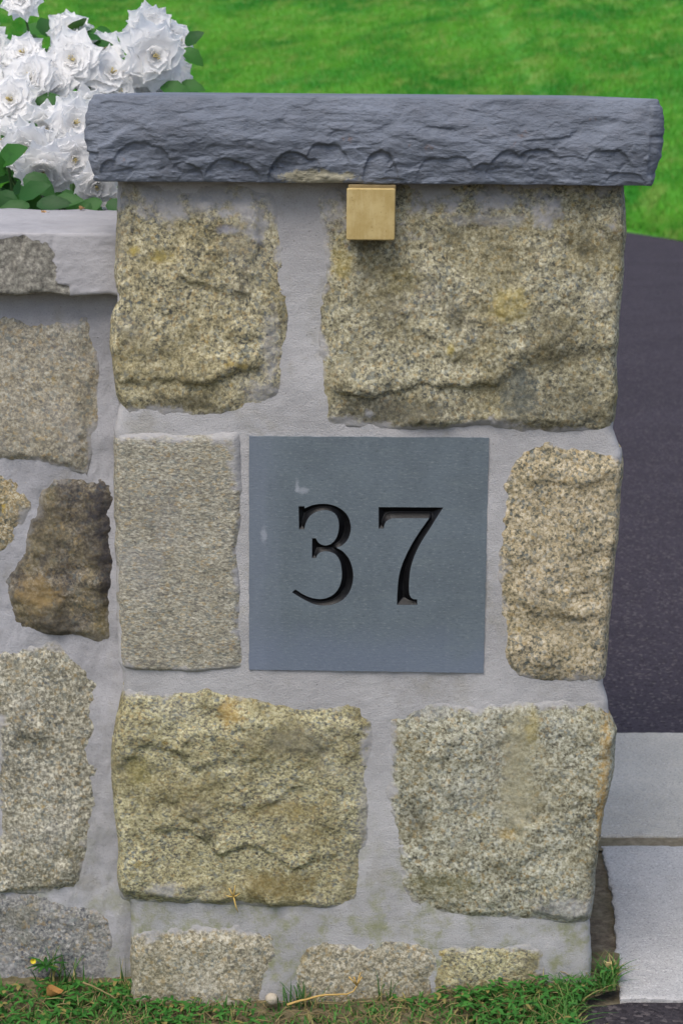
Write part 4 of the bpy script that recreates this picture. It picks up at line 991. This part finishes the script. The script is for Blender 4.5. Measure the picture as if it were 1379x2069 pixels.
# ------------------------------------------------------------------ grass and weeds in front
def m_blade(name, a, b, dry, dcol=(0.33, 0.27, 0.11)):
    m = Mat(name); r = m.island()
    n = m.noise(m.coord(), 14, 3)
    col = m.mix(r, a, b)
    col = m.mix(m.maprange(m.math('ADD', m.math('FRACT', m.math('MULTIPLY', r, 9.13)), m.math('MULTIPLY', m.math('SUBTRACT', n, 0.5), 0.9)), 1 - dry, 1.02 - dry * 0.6, 0, 0.9), col, dcol)
    d = m.n('ShaderNodeBsdfTranslucent'); m.l(col, d.inputs[0])
    mx = m.n('ShaderNodeMixShader'); mx.inputs[0].default_value = 0.25
    m.done(col, 0.55); m.l(m.b.outputs[0], mx.inputs[1]); m.l(d.outputs[0], mx.inputs[2])
    m.l(mx.outputs[0], m.nt.nodes['Material Output'].inputs[0])
    return m.m
def blades(n, x, y, z, L, W_, lean, hd):
    lv = 5
    t = np.linspace(0, 1, lv)[None, :]
    out = lean[:, None] * L[:, None] * t ** 1.8
    hz = L[:, None] * t * (1 - 0.35 * lean[:, None] * t)
    wv = W_[:, None] * (1 - t ** 1.6) + 0.0001
    cx = x[:, None] + np.cos(hd)[:, None] * out; cy = y[:, None] + np.sin(hd)[:, None] * out; cz = z[:, None] - 0.002 + hz
    sx, sy = -np.sin(hd)[:, None] * wv, np.cos(hd)[:, None] * wv
    V = np.stack([np.stack([cx - sx, cy - sy, cz], -1), np.stack([cx + sx, cy + sy, cz], -1)], 2).reshape(n, lv * 2, 3)
    q = np.array([(2 * k, 2 * k + 1, 2 * k + 3, 2 * k + 2) for k in range(lv - 1)])
    F = (np.arange(n)[:, None, None] * (lv * 2) + q[None]).reshape(-1, 4)
    return V.reshape(-1, 3), F
N0 = 44000
gy = np.where(rng.random(N0) < 0.48, -0.20 + 0.24 * rng.random(N0), -0.8 + 0.6 * rng.random(N0))
gxmax = np.interp(gy, vby, vbx)
gx_ = -0.9 + (gxmax + 0.9) * rng.random(N0)
dens = 0.60 + 0.75 * fbm(gx_, gy, gx_ * 0, 11, 3, 55) + 1.0 * sstep(0.1, 0.28, gx_) - 0.55 * np.exp(-((gx_ + 0.10) / 0.10) ** 2) * sstep(-0.10, -0.03, gy)
front_lim = np.where(gx_ > at(264, 1900, 0).x, -0.012, WY - 0.016)
front_lim = np.where(gx_ > at(1198, 1940, 0).x + 0.004, 0.03, front_lim)
ok = (rng.random(N0) < dens) & (gy < front_lim)
gx_, gy = gx_[ok], gy[ok]; n = len(gx_)
tall = 0.5 + 0.6 * sstep(0.12, 0.32, gx_) + 0.25 * rng.random(n)
V1, F1 = blades(n, gx_, gy, verge_h(gx_, gy), (0.012 + 0.020 * rng.random(n)) * tall, 0.0009 + 0.0009 * rng.random(n), 0.3 + 1.1 * rng.random(n), rng.random(n) * 6.283)
tag(mesh('verge_grass', V1, F1, m_blade('verge_blades', (0.026, 0.115, 0.016), (0.095, 0.235, 0.045), 0.25), smooth=False), 'short weedy grass along the foot of the pillar', 'grass', kind='stuff')
cl = MB(); rd = random.Random(9)
for i in range(1700):
    y = rd.uniform(-.22, .03); x = rd.uniform(-.55, float(np.interp(y, vby, vbx)) - .004)
    if y > (-.014 if x > at(264, 1900, 0).x else WY - .018): continue
    if vnoise(np.array([x * 13.]), np.array([y * 13.]), np.array([0.]), 66)[0] + 1.1 * (x > .12) < 0.05: continue
    z = float(verge_h(np.array([x]), np.array([y]))[0]) + rd.uniform(.004, .018) * (1.3 if x > .12 else .9)
    a = rd.uniform(0, 6.28)
    for k in range(rd.choice((2, 3, 3))):
        b_a = a + k * 2.09 + rd.uniform(-.3, .3)
        leaf(cl, (x, y, z), (math.cos(b_a), math.sin(b_a), rd.uniform(-.1, .5)), (0, 0, 1), rd.uniform(.006, .012), rd.uniform(.0018, .0036), .2, .35, 5)
tag(cl.build('verge_weeds', m_leaf('weed_leaf', (0.02, 0.10, 0.016), (0.07, 0.23, 0.04), 0.10)), 'tiny leafy green weeds among the verge grass', 'weeds', kind='stuff')
# dry thatch and straw
th = MB()
for i in range(900):
    y = rd.uniform(-.22, .0); x = rd.uniform(-.6, float(np.interp(y, vby, vbx)) - .02)
    a = rd.uniform(0, 6.28); L = rd.uniform(.008, .035); z = float(verge_h(np.array([x]), np.array([y]))[0]) + rd.uniform(.001, .012)
    p0 = np.array([x, y, z]); p1 = p0 + np.array([math.cos(a) * L, math.sin(a) * L, rd.uniform(-.003, .008)])
    th.tube([p0, (p0 + p1) / 2 + np.array([0, 0, .002]), p1], rd.uniform(.0003, .0007), 4)
m = Mat('straw'); straw_m = m.done(m.mix(m.island(), (0.15, 0.11, 0.05), (0.30, 0.24, 0.11)), 0.8)
tag(th.build('dry_straw', straw_m), 'dry straw bits lying in the verge grass', 'straw', kind='stuff')

tuft_m = m_blade('tuft_blades', (0.025, 0.09, 0.018), (0.06, 0.15, 0.035), 0.15)
def tuft(px, py, Yt, n, L, label, spread=0.02, upright=0.35):
    p = at(px, py, Yt); b0 = np.array([p.x, p.y, -0.01])
    nn = np.random.default_rng(int(px * 7 + n))
    x = p.x + spread * nn.normal(size=n) * .6; y = p.y - np.abs(spread * nn.normal(size=n) * .3)
    V_, F_ = blades(n, x, y, np.full(n, 0.0) + verge_h(x, y), L * (.5 + .6 * nn.random(n)), .0007 + .0008 * nn.random(n), upright * nn.random(n) * 2, nn.random(n) * 6.283)
    return tag(mesh('grass_tuft', V_, F_, tuft_m, None, b0, smooth=False), label, 'grass tuft', 'grass tufts at the foot of the masonry')
tuft(128, 2010, WY - .02, 26, .055, 'dark grass tuft at the foot of the low wall, beside the yellow weed', .03, .5)
tuft(252, 2010, WY - .03, 7, .060, 'thin upright grass tuft in the corner between wall and pillar', .006, .15)
tuft(610, 2005, -.012, 34, .045, 'dark spiky grass tuft before the middle of the pillar foot', .022, .6)
tuft(775, 2000, -.012, 8, .045, 'sparse tuft of broad blades before the pillar foot right of the tan stalk', .012, .4)
# weed with a yellow flower
p = at(95, 2015, WY - .025); wb = np.array([p.x, p.y, 0.0])
weed = thing('yellow_weed', 'small weed with a yellow bloom at the foot of the low wall', 'weed', tuple(wb))
mbw = MB(); head = np.array(at(68, 1940, WY - .03))
mbw.tube([wb, wb * .5 + head * .5 + np.array([.006, 0, .004]), head], [.0009, .0007, .0006], 5)
mbw.tube([wb, wb + np.array([.012, -.002, .02]), wb + np.array([.02, -.004, .036])], [.0008, .0006, .0004], 5)
mbw.build('stem', stem_m, weed, wb)
mbl = MB()
for i in range(12):
    a = i * .55; leaf(mbl, wb + np.array([0, 0, .004]), (math.cos(a), math.sin(a) * .7 - .2, .5), (0, 0, 1), rd.uniform(.014, .028), .003, .2, .5)
mbl.build('leaves', rose_leaf, weed, wb)
m = Mat('yellow_petal'); yel = m.done(m.mix(m.island(), (0.55, 0.42, 0.02), (0.70, 0.58, 0.05)), 0.6)
mby = MB()
for i in range(14):
    a = i * .449; leaf(mby, head, (math.cos(a), -.6, math.sin(a)), (0, -1, .2), .0055, .0012, .1, -.2, 4)
mby.build('flower', yel, weed, wb)
# dead leaf, twigs, pebble and scraps
def m_dead(name, a, b):
    m = Mat(name); n = m.noise(m.coord(), 180, 4, 0.65); return m.done(m.mix(n, a, b), 0.8, m.bump(n, 0.4, 0.001))
rust = m_dead('dead_leaf', (0.20, 0.08, 0.02), (0.42, 0.24, 0.08))
def curled(name, p, L, label, mat, cat='dead leaf', grp=None, ang=0.0):
    mb = MB(); p = np.array(p); nu_, nv_ = 9, 7
    u = np.linspace(-1, 1, nu_)[None, :]; v = np.linspace(-1, 1, nv_)[:, None]
    wv = (1 - np.abs(v) ** 2.2) ** .6 * .42
    x = v * L * .5 + 0 * u; y = u * wv * L; z = L * (.14 + .30 * np.abs(u) ** 1.6 * (1 - .4 * v) + .10 * np.sin(v * 3 + u * 2))
    ca, sa = math.cos(ang), math.sin(ang)
    P = np.stack([p[0] + x * ca - y * sa, p[1] + x * sa + y * ca, p[2] + z - L * .10], -1).reshape(-1, 3)
    mb.add(P, grid_faces(nu_, nv_)); mb.tube([p + np.array([-L * .5 * ca, -L * .5 * sa, L * .06]), p + np.array([-L * .8 * ca, -L * .8 * sa, L * .14])], L * .025, 5)
    return tag(mb.build(name, mat, None, p), label, cat, grp)
tan_m = m_dead('curled_scrap', (0.28, 0.14, 0.05), (0.55, 0.36, 0.18))
curled('dead_leaf', at(92, 433, .40), .011, 'curled brown leaf scrap lying on the middle of the coping top', tan_m, grp='leaf scraps on the coping', ang=.2)
curled('dead_leaf', at(166, 423, .435), .010, 'curled brown leaf scrap at the back edge of the coping, nearer the pillar', tan_m, grp='leaf scraps on the coping', ang=.9)
curled('dead_leaf', atz(112, 2010, -.010), .024, 'rusty brown dead leaf in the dark grass beside the yellow weed', rust, ang=.6)
curled('dead_leaf', atz(1228, 1952, .022), .015, 'pale yellow dead leaf at the corner of the pale slab', m_dead('pale_leaf', (0.42, 0.30, 0.12), (0.62, 0.50, 0.26)), ang=1.0)
def twig(pxs, label, r, mat, Yz):
    P = np.array([tuple(atz(a, b, z)) for a, b, z in pxs]); P2 = resample(P, 14)
    P2[:, 2] += .0015 * fbm(P2[:, 0], P2[:, 1], P2[:, 0] * 0, 120, 2, 4)
    mb = MB(); mb.tube(P2, np.linspace(r, r * .5, 14), 6)
    return mb, P2
mb, P = twig([(168, 1985, .010), (205, 2000, .0), (238, 2020, -.012)], '', .0014, straw_m, 0)
tag(mb.build('dry_twig', straw_m, None, P[-1]), 'short straw-coloured twig leaning in the corner of wall and pillar', 'twig', 'dry twigs in the verge')
mb, P = twig([(580, 2030, -.004), (640, 2012, .000), (700, 2008, .004), (718, 2000, .008), (728, 1965, .024)], '', .0016, straw_m, 0)
for dx in (-.01, -.004, .006): mb.tube([P[-3], P[-3] + np.array([dx, -.004, .014])], .0011, 5)
tag(mb.build('dry_twig', m_dead('tan_stalk', (0.35, 0.22, 0.06), (0.55, 0.38, 0.14)), None, P[0]), 'bent tan stalk with frayed end before the middle of the pillar foot', 'twig', 'dry twigs in the verge')
# straw caught under the mossy block, a blade on the mortar
p = np.array(at(472, 1812, -.012)); mb = MB()
for (dx, dz, dy) in ((-.006, .012, 0), (.002, .016, 0), (.006, -.02, -.003), (-.010, .002, 0), (.008, .006, -.002)):
    mb.tube([p, p + np.array([dx * .5, dy - .002, dz * .55]), p + np.array([dx, dy, dz])], [.0011, .0009, .0004], 5)
tag(mb.build('straw_wisp', m_dead('gold_straw', (0.40, 0.26, 0.06), (0.58, 0.42, 0.14)), None, p), 'golden straw wisp caught under the mossy yellow block', 'straw')
# pebble
p = np.array(atz(549, 2018, -.006)); nu_, nv_ = 20, 12
th_ = np.linspace(0, 2 * np.pi, nu_, endpoint=False)[None, :]; ph_ = np.linspace(0.02, np.pi - .02, nv_)[:, None]
d = np.stack([np.sin(ph_) * np.cos(th_), np.sin(ph_) * np.sin(th_), np.cos(ph_) + 0 * th_], -1)
rr = 1 + .12 * fbm(d[..., 0], d[..., 1], d[..., 2], 1.6, 3, 2)
P = (p + d * rr[..., None] * np.array([.0085, .0075, .0075])).reshape(-1, 3)
m = Mat('pebble'); c = m.coord(); pm = m.done(m.mix(m.noise(c, 150, 4), (0.30, 0.25, 0.18), (0.52, 0.47, 0.38)), 0.7, m.bump(m.noise(c, 300, 3), .3, .001))
tag(mesh('pebble', P, grid_faces(nu_, nv_, 0, True)[:, ::-1], pm, None, p), 'round tan pebble in the grass before the pillar', 'pebble')
